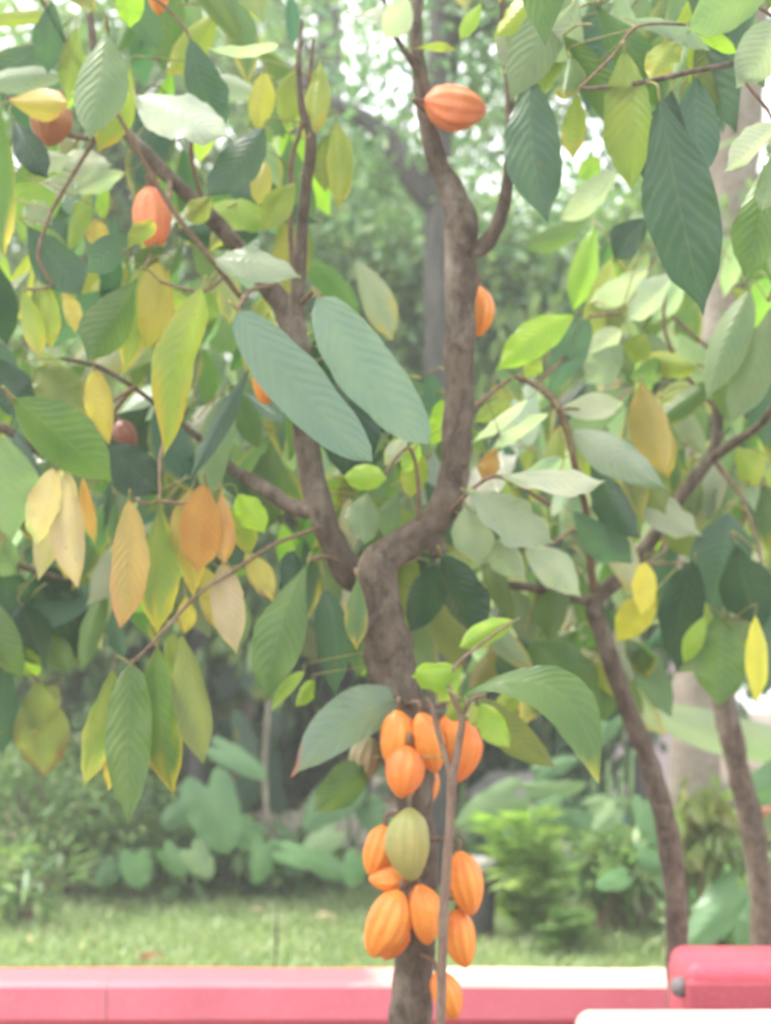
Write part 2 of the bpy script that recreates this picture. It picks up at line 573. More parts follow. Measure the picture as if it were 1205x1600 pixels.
# ------------------------------------------------------------------ leaves
PAL = {                                       # leaf colours
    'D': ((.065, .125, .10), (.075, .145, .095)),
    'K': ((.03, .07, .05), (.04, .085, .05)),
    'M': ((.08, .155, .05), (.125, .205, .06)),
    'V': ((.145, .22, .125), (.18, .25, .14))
    ,'Z': ((.48, .45, .05), (.56, .51, .06)),
    'Y': ((.22, .29, .055), (.30, .35, .07)),
    'W': ((.14, .19, .06), (.22, .25, .08)),
    'L': ((.44, .37, .08), (.50, .42, .11)),
    'B': ((.24, .40, .05), (.32, .47, .06)),
    'O': ((.42, .20, .075), (.50, .28, .10)),
    'A': ((.32, .25, .08), (.44, .31, .10)),
    'T': ((.40, .33, .20), (.48, .40, .26)),
    'P': ((.26, .33, .26), (.33, .39, .32)),  # pale green: sky sheen put into the colour, beside real pale undersides
    'Q': ((.38, .43, .37), (.46, .50, .43))  # near white: glossy sky highlights put into the leaf colour
    ,'G': ((.15, .235, .19), (.175, .26, .205)),
    'R': ((.30, .10, .06), (.36, .14, .08)),
}

def make_prof(peak, blunt, drip):
    """blade outline: where it is widest, how blunt, how long a drip tip"""
    def f(s):
        k = math.log(.5) / math.log(peak)
        v = max(0.0, math.sin(math.pi * s ** k)) ** blunt
        if s > .84: v *= 1 - drip * math.sin((s - .84) / .16 * math.pi / 2)
        return v
    return f
prof_cacao = make_prof(.5, .62, .35)
def prof_heart(s):
    return (1 - s) ** .6 * (.80 + .75 * s) if s < 1 else 0.0
def prof_banana(s):
    return min(1, (s / .06)) ** .6 * max(0, 1 - s ** 7) ** .6

def leaf_verts(base, tip, width, roll=0.0, bend=0.0, fold=.25, wave=.03, sway=0.0, cols=((.1, .2, .05), (.1, .2, .05)),
               edge=None, ns=16, nw=8, prof=prof_cacao, heart=0.0, seed=0.0, curl=0.0, arc=0.0, tip_only=False):
    base, tip = Vector(base), Vector(tip)
    ax = tip - base; L = ax.length; t = ax / L
    v = ((base + tip) / 2 - CAM).normalized()
    side = t.cross(v).normalized(); nrm = side.cross(t).normalized()
    if nrm.dot(v) > 0: nrm = -nrm; side = -side
    flat = side.copy()
    q = Matrix.Rotation(roll, 3, t)
    side, nrm = q @ side, q @ nrm
    W = width / max(.3, math.cos(roll))
    vs, fs, uv, cs = [], [], [], []
    cf, sf = math.cos(fold), math.sin(fold)
    for i in range(ns + 1):
        s = i / ns
        c = base + ax * s + nrm * (bend * L * 4 * s * (1 - s)) + side * (sway * L * math.sin(math.pi * s * 1.5) * s) + flat * (arc * L * 4 * s * (1 - s))
        f = prof(s)
        for j in range(nw + 1):
            u = -1 + 2 * j / nw
            h = W / 2 * f
            wob = 1 + (.09 * noise.noise(Vector((seed + s * 5, u * 3, seed))) + .05 * noise.noise(Vector((seed + s * 17, u, 3)))) * abs(u)
            p = c + side * (u * h * cf * wob) - nrm * (abs(u) * h * sf + curl * W * u * u * f)
            p += nrm * (wave * W * u * u * noise.noise(Vector((seed + s * 7, u * 1.3, seed * 1.7))) * 2)
            if heart: p -= ax * (heart * math.sin(math.pi * min(1, abs(u) * .88)) * (1 - s) ** 2)
            vs.append(p)
            uv.append((j / nw, s))
            k = .5 + .9 * noise.noise(Vector((seed * 2 + s * 2.6, u * 1.3, 9)))
            a, b = cols
            cc = [a[z] * (1 - k) + b[z] * k for z in range(3)]
            if edge:
                g = max(0, min(1, (abs(u) ** 2 * .55 + max(0, s - .45) * 1.3 - .45 + .5 * noise.noise(Vector((s * 4 + seed, u * 2, 4)))) * 1.6))
                if tip_only: g = max(0, min(1, (s - .9 + .06 * u) * 9))
                cc = [cc[z] * (1 - g) + edge[z] * g for z in range(3)]
            cs.append(tuple(cc))
    for i in range(ns):
        for j in range(nw):
            a = i * (nw + 1) + j
            fs.append((a, a + 1, a + nw + 2, a + nw + 1))
    return vs, fs, uv, cs

class Tree:
    """a traced tree: trunk, branches, twigs and leaves as parts of one thing"""
    def __init__(s, name, loc, label, cat='tree', group=None):
        s.root = tag(empty(name, loc), label, cat, group)
        s.pts = []
        s.n = 0
    def limb(s, name, pts, D=None, m=None, n=18, lump=.24, below=None):
        P, Q = [], []
        for p in pts:
            d = p[3] if len(p) > 3 else D
            P.append(at(p[0], p[1], d)); Q.append(px(p[2], d) / 2)
        if below:                              # carry the trunk on down to the ground
            g = P[0].copy(); g.z = -.03; g.x += below[0]; g.y += below[1]
            mid = P[0].lerp(g, .5)
            P = [g, mid] + P; Q = [Q[0] * 1.35, Q[0] * 1.08] + Q
        mb = MB(); mb.tube(P, Q, n, 0, lump, rnd.uniform(0, 50))
        # knots
        S_, R_ = smooth_path(P, Q)
        s.pts += S_
        return mb.build(name, m or BARK, s.root)
    def leaf(s, x0, y0, x1, y1, wpx, D, code, dt=None, roll=None, bend=None, fold=None, wave=None, sway=0.0, edge=None, pet=True, curl=0.0, mat_=None, arc=0.0, tip_only=False, shape=None):
        s.n += 1
        r = random.Random(int(x0 * 31 + y0 * 17 + x1 * 7 + y1))
        if dt is None: dt = r.uniform(-.10, .10)
        if roll is None: roll = R(r.uniform(-28, 28))
        if bend is None: bend = r.uniform(-.02, .10)
        pf = make_prof(r.uniform(.42, .6), r.uniform(.62, .95), r.uniform(.3, .65))
        if curl == 0.0 and code != 'G': curl = r.uniform(-.10, .14)
        if shape: pf = make_prof(*shape)
        if arc == 0.0: arc = r.uniform(-.05, .05)
        if fold is None: fold = r.uniform(.05, .38)
        if wave is None: wave = r.uniform(.03, .10)
        b, t = at(x0, y0, D), at(x1, y1, D + dt)
        a, c = PAL[code]
        jj = r.uniform(.86, 1.16); j = [jj * r.uniform(.96, 1.04) for _ in range(3)]
        cols = (tuple(a[k] * j[k] for k in range(3)), tuple(c[k] * j[k] for k in range(3)))
        if edge is None and code in 'MWYA' and r.random() < .4: edge = (.46, .36, .06)
        if edge is None and code in 'LOTA' and r.random() < .5: edge = r.choice([(.26, .16, .06), (.24, .29, .08), (.36, .22, .07)])
        e = edge if edge else None
        mb = MB()
        vs, fs, uv, cs = leaf_verts(b, t, px(wpx * .98, D), roll, bend, fold, wave, sway, cols, e, prof=pf, seed=r.uniform(0, 99), curl=curl, arc=arc, tip_only=tip_only)
        mb.add(vs, fs, 0, cs, uv)
        # petiole to the nearest wood
        d = (b - t).normalized()
        end = b + d * .025 + Vector((0, 0, .02))
        if s.pts and pet:
            q = min(s.pts, key=lambda k: (k - b).length)
            if (q - b).length < .34: end = q
            else: end = b + (q - b).normalized() * .07 + Vector((0, 0, .02))
        mid = b + d * min(.03, .4 * (end - b).length)
        pr = max(.0016, px(wpx, D) * .02)
        mb.tube([t.lerp(b, .97), b, mid, end], [pr * .7, pr, pr, pr], 6, 1)
        o = mb.build('leaf', [mat_ or LEAF, GREENTWIG], s.root)
        return o
    def leaves(s, rows):
        for r in rows:
            k = r[7] if len(r) > 7 else {}
            s.leaf(*r[:7], **k)

EDY = (.55, .42, .05)
# ---------------- the fruiting cacao tree
T = Tree('cacao_tree', at(640, 1640, 4.0) * 1.0 - Vector((0, 0, at(640, 1640, 4.0).z)), 'forked cacao tree with orange pods clustered low on its brown trunk', 'tree')
T.limb('trunk', [(641, 1640, 64), (643, 1560, 62), (650, 1450, 60), (652, 1330, 60), (645, 1220, 62), (632, 1130, 70), (616, 1060, 76), (602, 990, 74), (592, 930, 72), (592, 890, 66), (612, 864, 56), (650, 838, 54), (684, 808, 52), (704, 765, 48), (713, 700, 47), (717, 600, 47), (719, 500, 47), (722, 410, 48), (720, 345, 52), (706, 302, 44), (686, 262, 36), (672, 215, 30), (665, 165, 27), (656, 110, 23), (650, 50, 20), (655, -10, 18), (668, -90, 14), (690, -200, 9)], 4.0, below=(0, .02), n=22)
T.limb('branch', [(590, 915, 50), (560, 905, 48), (535, 880, 44), (512, 830, 42), (495, 780, 42), (482, 715, 40), (474, 630, 40), (464, 550, 42), (450, 492, 38), (415, 440, 30), (375, 390, 27), (325, 335, 24), (265, 278, 24), (225, 238, 24), (195, 205, 21), (165, 150, 16), (150, 90, 14), (140, 20, 10)], 4.12)
T.limb('branch', [(462, 510, 30, 4.12), (466, 440, 22, 4.08), (473, 340, 20, 4.05), (482, 270, 18, 4.02), (486, 215, 16, 4.0), (472, 170, 12, 4.0), (467, 100, 9, 4.0), (472, 30, 6, 4.0)])
T.limb('branch', [(492, 800, 28, 4.12), (455, 790, 26, 4.2), (415, 765, 24, 4.25), (370, 738, 20, 4.3), (340, 712, 13, 4.32), (300, 675, 9, 4.3), (245, 632, 8, 4.25), (195, 596, 9, 4.2), (150, 572, 8, 4.15), (95, 560, 6, 4.1)])
T.limb('branch', [(724, 400, 30, 4.0), (750, 388, 28, 3.99), (770, 366, 25, 3.98), (786, 325, 21, 3.97), (794, 270, 18, 3.96), (798, 200, 16, 3.95), (795, 130, 14, 3.95), (788, 60, 11, 3.95), (785, -10, 8, 3.95)])
T.limb('branch_stub', [(668, 822, 40, 4.0), (680, 850, 30, 3.99), (686, 868, 22, 3.98)])
T.limb('branch', [(656, 115, 14, 4.0), (636, 85, 11, 3.97), (612, 45, 8, 3.95), (598, -10, 6, 3.95)])
for tw in (
    [(380, 470, 9, 3.98), (330, 405, 9, 3.92), (275, 335, 9, 3.88), (235, 270, 8, 3.86), (205, 215, 7, 3.85), (178, 168, 6, 3.85)],
    [(458, 440, 8, 4.1), (453, 340, 8, 4.1), (456, 250, 8, 4.1), (470, 200, 7, 4.08), (482, 130, 6, 4.05), (490, 60, 5, 4.02)],
    [(262, 640, 6, 4.25), (258, 680, 5, 4.1), (250, 720, 5, 4.0), (247, 782, 5, 3.9), (210, 782, 5, 3.86)],
    [(247, 782, 5, 3.9), (290, 786, 5, 3.88), (325, 770, 4, 3.86)],
    [(500, 825, 7, 4.1), (430, 850, 6, 3.95), (365, 892, 6, 3.88), (310, 928, 6, 3.84), (268, 972, 6, 3.8), (235, 1008, 5, 3.78), (205, 1038, 5, 3.78)],
    [(210, 605, 6, 4.2), (160, 640, 5, 4.0), (120, 700, 5, 3.9), (90, 730, 5, 3.86)],
    [(265, 278, 10, 4.12), (262, 330, 8, 4.0), (240, 390, 7, 3.92), (225, 420, 6, 3.88)],
    [(375, 390, 9, 4.12), (350, 430, 7, 4.0), (315, 455, 6, 3.86), (250, 440, 5, 3.85)],
    [(195, 205, 9, 4.12), (120, 215, 8, 4.0), (60, 180, 7, 3.95), (10, 150, 6, 3.9)],
    [(165, 150, 10, 4.12), (100, 60, 7, 4.05), (60, -10, 6, 4.0)],
    [(470, 540, 8, 4.12), (430, 545, 7, 4.0), (392, 570, 6, 3.86)],
    [(425, 447, 9, 4.12), (390, 455, 7, 3.9), (372, 482, 6, 3.72)],
    [(470, 475, 8, 4.1), (490, 455, 7, 3.9), (502, 462, 6, 3.74)],
    [(540, 885, 8, 4.12), (510, 870, 7, 4.0), (480, 875, 6, 3.9)],
    [(325, 335, 8, 4.12), (300, 250, 7, 4.05), (302, 180, 6, 4.0), (297, 60, 5, 3.95), (240, -5, 5, 3.95)],
    [(690, 815, 9, 4.0), (730, 772, 7, 3.9), (780, 745, 6, 3.88), (860, 790, 6, 3.9)],
    [(650, 838, 9, 4.0), (655, 770, 7, 3.95), (640, 700, 6, 3.9), (600, 740, 5, 3.88)],
    [(712, 660, 8, 4.05), (760, 620, 7, 4.1), (800, 590, 6, 4.12)],
    [(560, 905, 8, 4.1), (556, 890, 7, 3.95), (558, 900, 5, 3.9)],
    [(80, 330, 7, 4.02), (60, 400, 6, 4.0), (80, 445, 5, 4.0), (40, 452, 5, 4.0)],
    [(150, 215, 8, 4.05), (110, 280, 7, 4.03), (80, 330, 7, 4.02)],
):
    T.limb('twig', tw, m=TWIG, n=8, lump=.1)
T.leaves([
    (165, 48, 140, 218, 84, 3.62, 'V', dict(roll=R(20), bend=.06)),
    (212, 148, 362, 215, 80, 3.9, 'Q', dict(roll=R(-30), wave=.12, dt=-.15)),
    (297, 60, 348, 205, 62, 3.92, 'D'),
    (437, 70, 324, 74, 20, 3.9, 'Q', dict(roll=R(-50))),
    (413, 198, 322, 306, 74, 3.86, 'D', dict(fold=.5, roll=R(10))),
    (334, 404, 470, 434, 52, 3.9, 'P', dict(roll=R(-35), wave=.1, bend=.1)),
    (462, 285, 412, 364, 50, 3.95, 'Y'),
    (525, 190, 530, 332, 46, 4.02, 'Y', dict(wave=.09)),
    (520, 195, 508, 300, 50, 4.1, 'W', dict(wave=.09)),
    (500, 95, 482, 215, 46, 4.05, 'Y'),
    (462, 112, 442, 200, 46, 4.08, 'Y'),
    (417, 252, 404, 322, 36, 4.02, 'L'),
    (415, 112, 402, 205, 44, 4.12, 'L'),
    (198, -22, 203, 44, 48, 3.9, 'B'),
    (205, 105, 152, 238, 60, 3.95, 'Y'),
    (118, 40, 104, 155, 42, 4.0, 'W'),
    (82, 0, 75, 118, 48, 4.0, 'D'),
    (12, 155, 108, 160, 55, 3.9, 'L', dict(roll=R(-10), edge=(.5, .3, .1))),
    (22, 185, 74, 278, 52, 3.86, 'K'),
    (70, 250, 176, 258, 52, 4.1, 'Q', dict(roll=R(-40), wave=.08)),
    (196, 268, 112, 300, 36, 4.05, 'P', dict(roll=R(-35))),
    (60, 285, 122, 305, 30, 4.15, 'Q', dict(roll=R(-45))),
    (40, 320, 82, 350, 40, 4.15, 'P', dict(roll=R(-30))),
    (42, 352, 128, 462, 74, 4.05, 'D', dict(wave=.08)),
    (212, 360, 133, 425, 54, 3.95, 'D'),
    (200, 388, 240, 344, 34, 3.78, 'W'),
    (255, 385, 210, 420, 36, 3.9, 'M'),
    (150, 340, 158, 392, 42, 4.1, 'A'),
    (332, 305, 292, 346, 42, 3.95, 'Y'),
    (216, 432, 135, 566, 88, 3.8, 'M', dict(fold=.45, roll=R(-12))),
    (248, 408, 232, 550, 54, 3.88, 'L', dict(edge=(.42, .42, .05))),
    (222, 410, 192, 588, 48, 3.95, 'Y', dict(edge=EDY)),
    (264, 418, 243, 545, 42, 3.98, 'L'),
    (316, 448, 232, 706, 68, 3.78, 'Y', dict(sway=.10, bend=.04)),
    (35, 452, 62, 560, 36, 4.0, 'Y'),
    (70, 440, 80, 546, 34, 4.02, 'Y', dict(edge=EDY)),
    (95, 448, 118, 522, 28, 4.05, 'L'),
    (55, 575, 138, 650, 74, 4.1, 'W', dict(edge=(.4, .32, .12))),
    (148, 578, 171, 695, 44, 3.9, 'L', dict(wave=.08)),
    (22, 622, 178, 755, 100, 3.72, 'M', dict(roll=R(15), bend=.08, edge=False)),
    (165, 688, 252, 770, 78, 4.0, 'K'),
    (82, 730, 58, 852, 56, 3.8, 'T', dict(edge=(.30, .34, .18))),
    (96, 732, 60, 908, 52, 3.88, 'T'),
    (106, 732, 122, 920, 56, 3.86, 'T', dict(edge=(.52, .38, .2))),
    (92, 735, 108, 820, 40, 3.92, 'O'),
    (130, 745, 149, 852, 26, 3.92, 'O'),
    (202, 780, 188, 982, 64, 3.8, 'A', dict(edge=(.50, .26, .10), fold=.35)),
    (250, 785, 246, 992, 70, 3.86, 'W', dict(edge=EDY)),
    (280, 795, 302, 935, 46, 3.92, 'A'),
    (318, 755, 308, 897, 66, 3.76, 'O', dict(roll=R(12))),
    (346, 765, 350, 885, 42, 3.84, 'O'),
    (300, 760, 275, 870, 40, 3.95, 'A'),
    (348, 878, 370, 1022, 56, 3.9, 'T', dict(edge=(.4, .36, .16))),
    (384, 862, 428, 942, 42, 3.92, 'L', dict(edge=(.2, .09, .03))),
    (320, 885, 340, 985, 46, 4.0, 'L'),
    (290, 930, 288, 992, 34, 4.0, 'L'),
    (345, 905, 365, 1030, 62, 4.05, 'V'),
    (372, 772, 414, 834, 50, 3.88, 'B', dict(wave=.08)),
    (362, 792, 388, 872, 44, 3.95, 'Y'),
    (390, 575, 296, 752, 36, 3.84, 'D', dict(roll=R(30), fold=.5)),
    (370, 484, 582, 722, 90, 3.62, 'G', dict(roll=R(-14), fold=.08, bend=.03, dt=-.1, wave=.03, edge=False, shape=(.48, .46, .15), arc=.03)),
    (496, 462, 670, 694, 96, 3.68, 'G', dict(roll=R(-10), fold=.06, bend=.03, dt=-.08, edge=False, shape=(.48, .46, .15), arc=.03, wave=.04)),
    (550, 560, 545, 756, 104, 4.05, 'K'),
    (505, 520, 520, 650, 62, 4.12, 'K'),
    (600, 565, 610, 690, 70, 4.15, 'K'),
    (538, 745, 605, 748, 42, 3.86, 'B', dict(wave=.1)),
    (640, 680, 600, 728, 30, 3.88, 'Q', dict(edge=(.4, .5, .1))),
    (655, 690, 630, 740, 32, 3.92, 'B'),
    (690, 624, 674, 698, 36, 4.1, 'B'),
    (655, 705, 640, 780, 44, 4.1, 'Y'),
    (575, 768, 570, 852, 56, 4.0, 'V'),
    (625, 770, 600, 840, 40, 4.1, 'V'),
    (482, 878, 412, 1098, 84, 3.84, 'M', dict(roll=R(16), wave=.07, edge=False, fold=.3)),
    (508, 920, 522, 1092, 60, 3.95, 'D'),
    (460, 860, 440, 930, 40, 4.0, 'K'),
    (560, 900, 558, 1016, 40, 3.84, 'M', dict(edge=(.5, .35, .06))),
    (476, 1048, 424, 1112, 22, 3.9, 'B'),
    (492, 1062, 462, 1104, 28, 3.92, 'B'),
    (178, 1042, 130, 1232, 56, 3.86, 'W', dict(edge=(.42, .36, .12))),
    (206, 1036, 200, 1288, 76, 3.76, 'M', dict(edge=False, roll=R(8), fold=.22)),
    (246, 1008, 272, 1242, 76, 3.8, 'M', dict(edge=EDY, fold=.25)),
    (284, 988, 318, 1195, 62, 3.86, 'W'),
    (185, 1090, 168, 1238, 44, 3.92, 'L'),
    (265, 990, 300, 1080, 40, 3.9, 'Y'),
    (728, 768, 868, 848, 74, 3.86, 'P', dict(wave=.12, roll=R(-30), edge=False)),
    (728, 790, 748, 884, 68, 3.9, 'P', dict(wave=.06)),
    (768, 845, 818, 905, 54, 3.95, 'P', dict(wave=.08)),
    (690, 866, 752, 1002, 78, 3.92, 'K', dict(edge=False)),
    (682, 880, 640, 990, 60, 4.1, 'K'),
    (782, 742, 946, 752, 46, 3.84, 'Q', dict(roll=R(-35), wave=.12)),
    (752, 5, 718, 64, 26, 3.9, 'B'),
    (648, 76, 712, 78, 16, 3.9, 'Y'),
    (790, 38, 796, 108, 48, 3.88, 'P'),
    (830, 118, 856, 348, 92, 3.72, 'D', dict(fold=.2, edge=False, roll=R(8))),
    (905, -6, 854, 114, 78, 3.7, 'P'),
    (640, 0, 600, 60, 50, 3.9, 'Q'),
    (776, 700, 754, 752, 34, 4.25, 'O'),
    (560, 25, 640, 45, 40, 3.95, 'Q', dict(roll=R(-35))),
    (35, 255, 110, 245, 40, 3.98, 'Q', dict(roll=R(-35))),
    (330, 120, 405, 150, 36, 4.15, 'Q', dict(roll=R(-35))),
])

def filler(tree, n, boxes, codes, seed, name='foliage'):
    r = random.Random(seed)
    mb = MB()
    for i in range(n):
        x0_, x1_, y0_, y1_, d0, d1 = boxes[i % len(boxes)]
        x, y, D = r.uniform(x0_, x1_), r.uniform(y0_, y1_), r.uniform(d0, d1)
        ln = r.uniform(80, 170) * 4.6 / D
        a = R(r.gauss(8, 32)) * r.choice((1, -1))
        b_, t_ = at(x, y, D), at(x + ln * math.sin(a), y + ln * math.cos(a), D + r.uniform(-.14, .14))
        a0, c0 = PAL[r.choice(codes)]
        j = [r.uniform(.85, 1.15) for _ in range(3)]
        vs, fs, uv, cs = leaf_verts(b_, t_, px(ln * r.uniform(.28, .42), D), R(r.uniform(-45, 45)), r.uniform(-.02, .09), r.uniform(.05, .4), r.uniform(.02, .08), 0,
                                    (tuple(a0[k] * j[k] for k in range(3)), tuple(c0[k] * j[k] for k in range(3))),
                                    (.46, .37, .08) if r.random() < .25 else None, 10, 6, prof=make_prof(r.uniform(.42, .6), r.uniform(.62, .95), r.uniform(.3, .65)), arc=r.uniform(-.06, .06), seed=r.uniform(0, 99))
        mb.add(vs, fs, 0, cs, uv)
        q = min(tree.pts, key=lambda k: (k - b_).length)
        e = b_ + (q - b_).normalized() * min(.12, (q - b_).length) + Vector((0, 0, .02))
        mb.tube([b_, b_.lerp(e, .5) + Vector((0, 0, .012)), e], [.003, .003, .003], 5, 1)
    o = mb.build(name, [LEAF, GREENTWIG], tree.root)
    o['kind'] = 'stuff'
filler(T, 320, [(-20, 470, -60, 330, 4.2, 5.0), (-20, 380, 300, 720, 4.3, 5.2), (180, 560, 380, 900, 4.4, 5.2), (-20, 330, 640, 960, 4.4, 5.3), (540, 680, 560, 960, 4.3, 5.0)], 'MMVDDMVKPPMQVDWYMB', 5)

filler(T, 420, [(-500, 1700, -900, -90, 2.9, 6.2)], 'MMVDDMVKPY', 15, 'crown')  # leaves above the view, added to shade the wall top and lower leaves

# ---------------- pods (things of their own: fruit hanging on stalks)
def pod_prof(s):
    f = max(0, math.sin(math.pi * min(1, s ** .90))) ** .62
    if s < .14: f *= .72 + .28 * (s / .14)
    return f
def pod(x0, y0, x1, y1, wpx, D, kind, label, dt=0.0, stalk=None, spin=0.0, group='ripe cacao pods'):
    a, b = at(x0, y0, D), at(x1, y1, D + dt)
    ax = b - a; L = ax.length
    z = ax / L
    x = z.cross(Vector((0, 1, 0))).normalized(); y = z.cross(x)
    Rr = px(wpx, D) / 2 * 1.07
    ns, nt_ = 30, 80
    vs, fs, uv = [], [], []
    c = (a + b) / 2
    cv = rnd.uniform(-.06, .06); gd = rnd.uniform(.095, .145)
    for i in range(ns + 1):
        s = i / ns
        f = pod_prof(s)
        g = gd * (math.sin(math.pi * min(1, s * 1.02)) ** .5 if 0 < s < .98 else 0)
        for j in range(nt_):
            th = 2 * math.pi * j / nt_ + spin
            cr = 0.5 + 0.5 * math.cos(5 * th); fi = .5 + .5 * math.cos(10 * th)
            r = Rr * f * (1 - g * (1 - (.55 * fi + .45 * cr)) * 1.3)
            r *= 1 + .03 * noise.noise(Vector((math.cos(th) * 2, math.sin(th) * 2, s * 4 + x0))) + .016 * noise.noise(Vector((math.cos(th) * 7, math.sin(th) * 7, s * 18 + x0)))
            p = a + ax * s + x * (r * math.cos(th)) + y * (r * math.sin(th)) + x * (cv * L * math.sin(math.pi * s))
            vs.append(p - c); uv.append((j / nt_, s))
    for i in range(ns):
        for j in range(nt_):
            j2 = (j + 1) % nt_
            fs.append((i * nt_ + j, i * nt_ + j2, (i + 1) * nt_ + j2, (i + 1) * nt_ + j))
    mb = MB(); mb.add(vs, fs, 0, None, uv)
    o = mb.build('cacao_pod', POD[kind])
    o.location = c
    tag(o, label, 'cacao pod', group)
    end = min(T.pts + RT_PTS, key=lambda k: (k - a).length) if stalk is None else stalk
    mid = a - z * min(.025, (end - a).length * .5)
    sb = MB(); sb.tube([a + z * .006, a, mid, end], [.006, .0055, .006, .008], 8)
    so = sb.build('stalk', TWIG, o)
    return o
RT_PTS = []
pod(662, 158, 761, 173, 71, 3.9, 'pink', 'salmon orange pod lying sideways high beside the upper trunk', .04)
pod(748, 446, 747, 527, 46, 4.1, 'orange', 'orange pod half hidden behind the bare upper right limb')
pod(233, 290, 241, 393, 60, 3.95, 'pink', 'single upright orange pod under the sloping upper left branch')
pod(92, 158, 74, 229, 64, 3.98, 'brick', 'brick red pod under a yellow leaf near the upper left corner')
pod(428, 552, 412, 632, 52, 4.0, 'orange', 'orange pod mostly hidden behind the big grey green leaf on the left limb')
pod(186, 655, 208, 706, 36, 4.2, 'brown', 'dull red pod behind the broad green leaf at the left')
pod(248, -45, 248, 24, 34, 4.0, 'orange', 'orange pod tip cut off by the top edge above the left branch')
pod(622, 1108, 615, 1204, 57, 3.86, 'orange', 'plump orange pod, outermost on the left in the upper trunk cluster')
pod(580, 1150, 564, 1222, 50, 3.99, 'pale', 'pale greenish beige unripe pod left of the upper trunk cluster, under a grey green leaf', group='unripe cacao pod')
pod(656, 1112, 682, 1208, 50, 3.85, 'orange', 'leaning orange pod in the middle of the upper trunk cluster')
pod(700, 1114, 704, 1192, 44, 3.9, 'orange', 'orange pod framed by the forked shoot in the upper trunk cluster')
pod(730, 1124, 712, 1224, 50, 3.9, 'red', 'reddest pod, on the right side of the upper trunk cluster')
pod(638, 1164, 627, 1248, 60, 3.82, 'red', 'deep orange pod hanging lowest in the upper trunk cluster', -.02)
pod(676, 1200, 670, 1258, 30, 4.06, 'orange', 'small orange pod peeping out behind the trunk above the green pod')
pod(640, 1260, 643, 1378, 68, 3.8, 'green', 'yellow green unripe pod in the middle of the lower trunk', -.02, group='unripe cacao pod')
pod(602, 1288, 578, 1368, 50, 3.88, 'orange', 'orange pod tucked against the left side of the green pod')
pod(642, 1366, 576, 1374, 40, 3.86, 'orange', 'small orange pod lying sideways below the green pod')
pod(626, 1390, 580, 1496, 68, 3.82, 'orange', 'largest orange pod, low on the left side of the trunk')
pod(626, 1430, 600, 1500, 50, 3.92, 'red', 'reddish pod tip just showing under the largest orange pod')
pod(654, 1380, 668, 1477, 54, 3.83, 'orange', 'upright orange pod on the front of the trunk beside the thin stem')
pod(716, 1328, 738, 1431, 55, 3.9, 'orange', 'orange pod right of the thin stem, level with the green pod')
pod(714, 1418, 729, 1513, 51, 3.92, 'orange', 'orange pod lowest on the right of the thin stem above the wall')
pod(682, 1516, 712, 1594, 46, 3.9, 'orange', 'orange pod at the foot of the picture in front of the pink wall')

# ---------------- thin forked shoot in front of the trunk
b = at(690, 1640, 3.74); b.z = 0
H = Tree('cacao_shoot', b, 'thin reddish brown forked shoot with lime leaves standing before the pods', 'sapling')
H.limb('stem', [(688, 1640, 15), (690, 1540, 16), (693, 1440, 16), (699, 1340, 14), (704, 1270, 13), (707, 1215, 16), (716, 1165, 13), (722, 1125, 10), (708, 1090, 8), (700, 1070, 6)], 3.72, m=SHOOT, n=12, lump=.12, below=(0, 0))
H.limb('twig', [(706, 1222, 11), (694, 1175, 9), (684, 1140, 10), (676, 1108, 8), (668, 1092, 7)], 3.72, m=SHOOT, n=10, lump=.1)
H.limb('twig', [(722, 1125, 8), (735, 1095, 7), (760, 1085, 6)], 3.72, m=SHOOT, n=8, lump=.1)
H.limb('twig', [(700, 1070, 6), (712, 1040, 5), (760, 1000, 5), (800, 972, 4)], 3.74, m=SHOOT, n=8, lump=.1)
H.leaves([
    (662, 1092, 453, 1217, 80, 4.0, 'G', dict(bend=.05, roll=R(-10), fold=.12, dt=-.3, arc=.12, tip_only=True, edge=(.50, .10, .07))),
    (570, 1195, 490, 1268, 66, 3.95, 'M', dict(edge=False)),
    (716, 1088, 936, 1226, 84, 3.64, 'M', dict(bend=.10, roll=R(-22), fold=.18, dt=-.12, arc=-.30, tip_only=True, edge=(.42, .42, .06), wave=.05, shape=(.6, .6, .3))),
    (803, 970, 718, 1012, 40, 3.78, 'B', dict(wave=.08)),
    (718, 1042, 648, 1052, 56, 3.76, 'B', dict(wave=.12, fold=.5)),
    (726, 1100, 694, 1118, 32, 3.7, 'Y'),
    (750, 1098, 797, 1168, 46, 3.76, 'B', dict(wave=.08)),
    (735, 1100, 760, 1140, 30, 3.8, 'Y'),
    (745, 1090, 870, 1200, 60, 3.95, 'W'),
])

# ---------------- the second cacao tree, on the right
b = at(1057, 1500, 5.0); b.z = 0
G = Tree('cacao_tree', b, 'slender leaning cacao tree without pods behind the red block', 'tree')
G.limb('trunk', [(1058, 1500, 34), (1055, 1410, 33), (1042, 1290, 33), (1012, 1185, 31), (976, 1095, 29), (946, 1005, 29), (930, 942, 30), (948, 920, 26), (986, 884, 24), (1030, 826, 21), (1076, 760, 20), (1108, 718, 19), (1120, 680, 18), (1122, 620, 14), (1132, 560, 9), (1152, 480, 7), (1165, 440, 5)], 5.0, below=(.02, 0), n=18)
G.limb('branch', [(928, 945, 20), (908, 936, 17), (860, 922, 14), (800, 915, 12), (764, 912, 10)], 5.0)
G.limb('branch', [(930, 945, 16, 5.0), (923, 880, 12, 4.95), (916, 800, 10, 4.8), (900, 735, 11, 4.5), (889, 680, 11, 4.4), (868, 630, 11, 4.3), (836, 602, 9, 4.3), (805, 588, 8, 4.3)], m=TWIG)
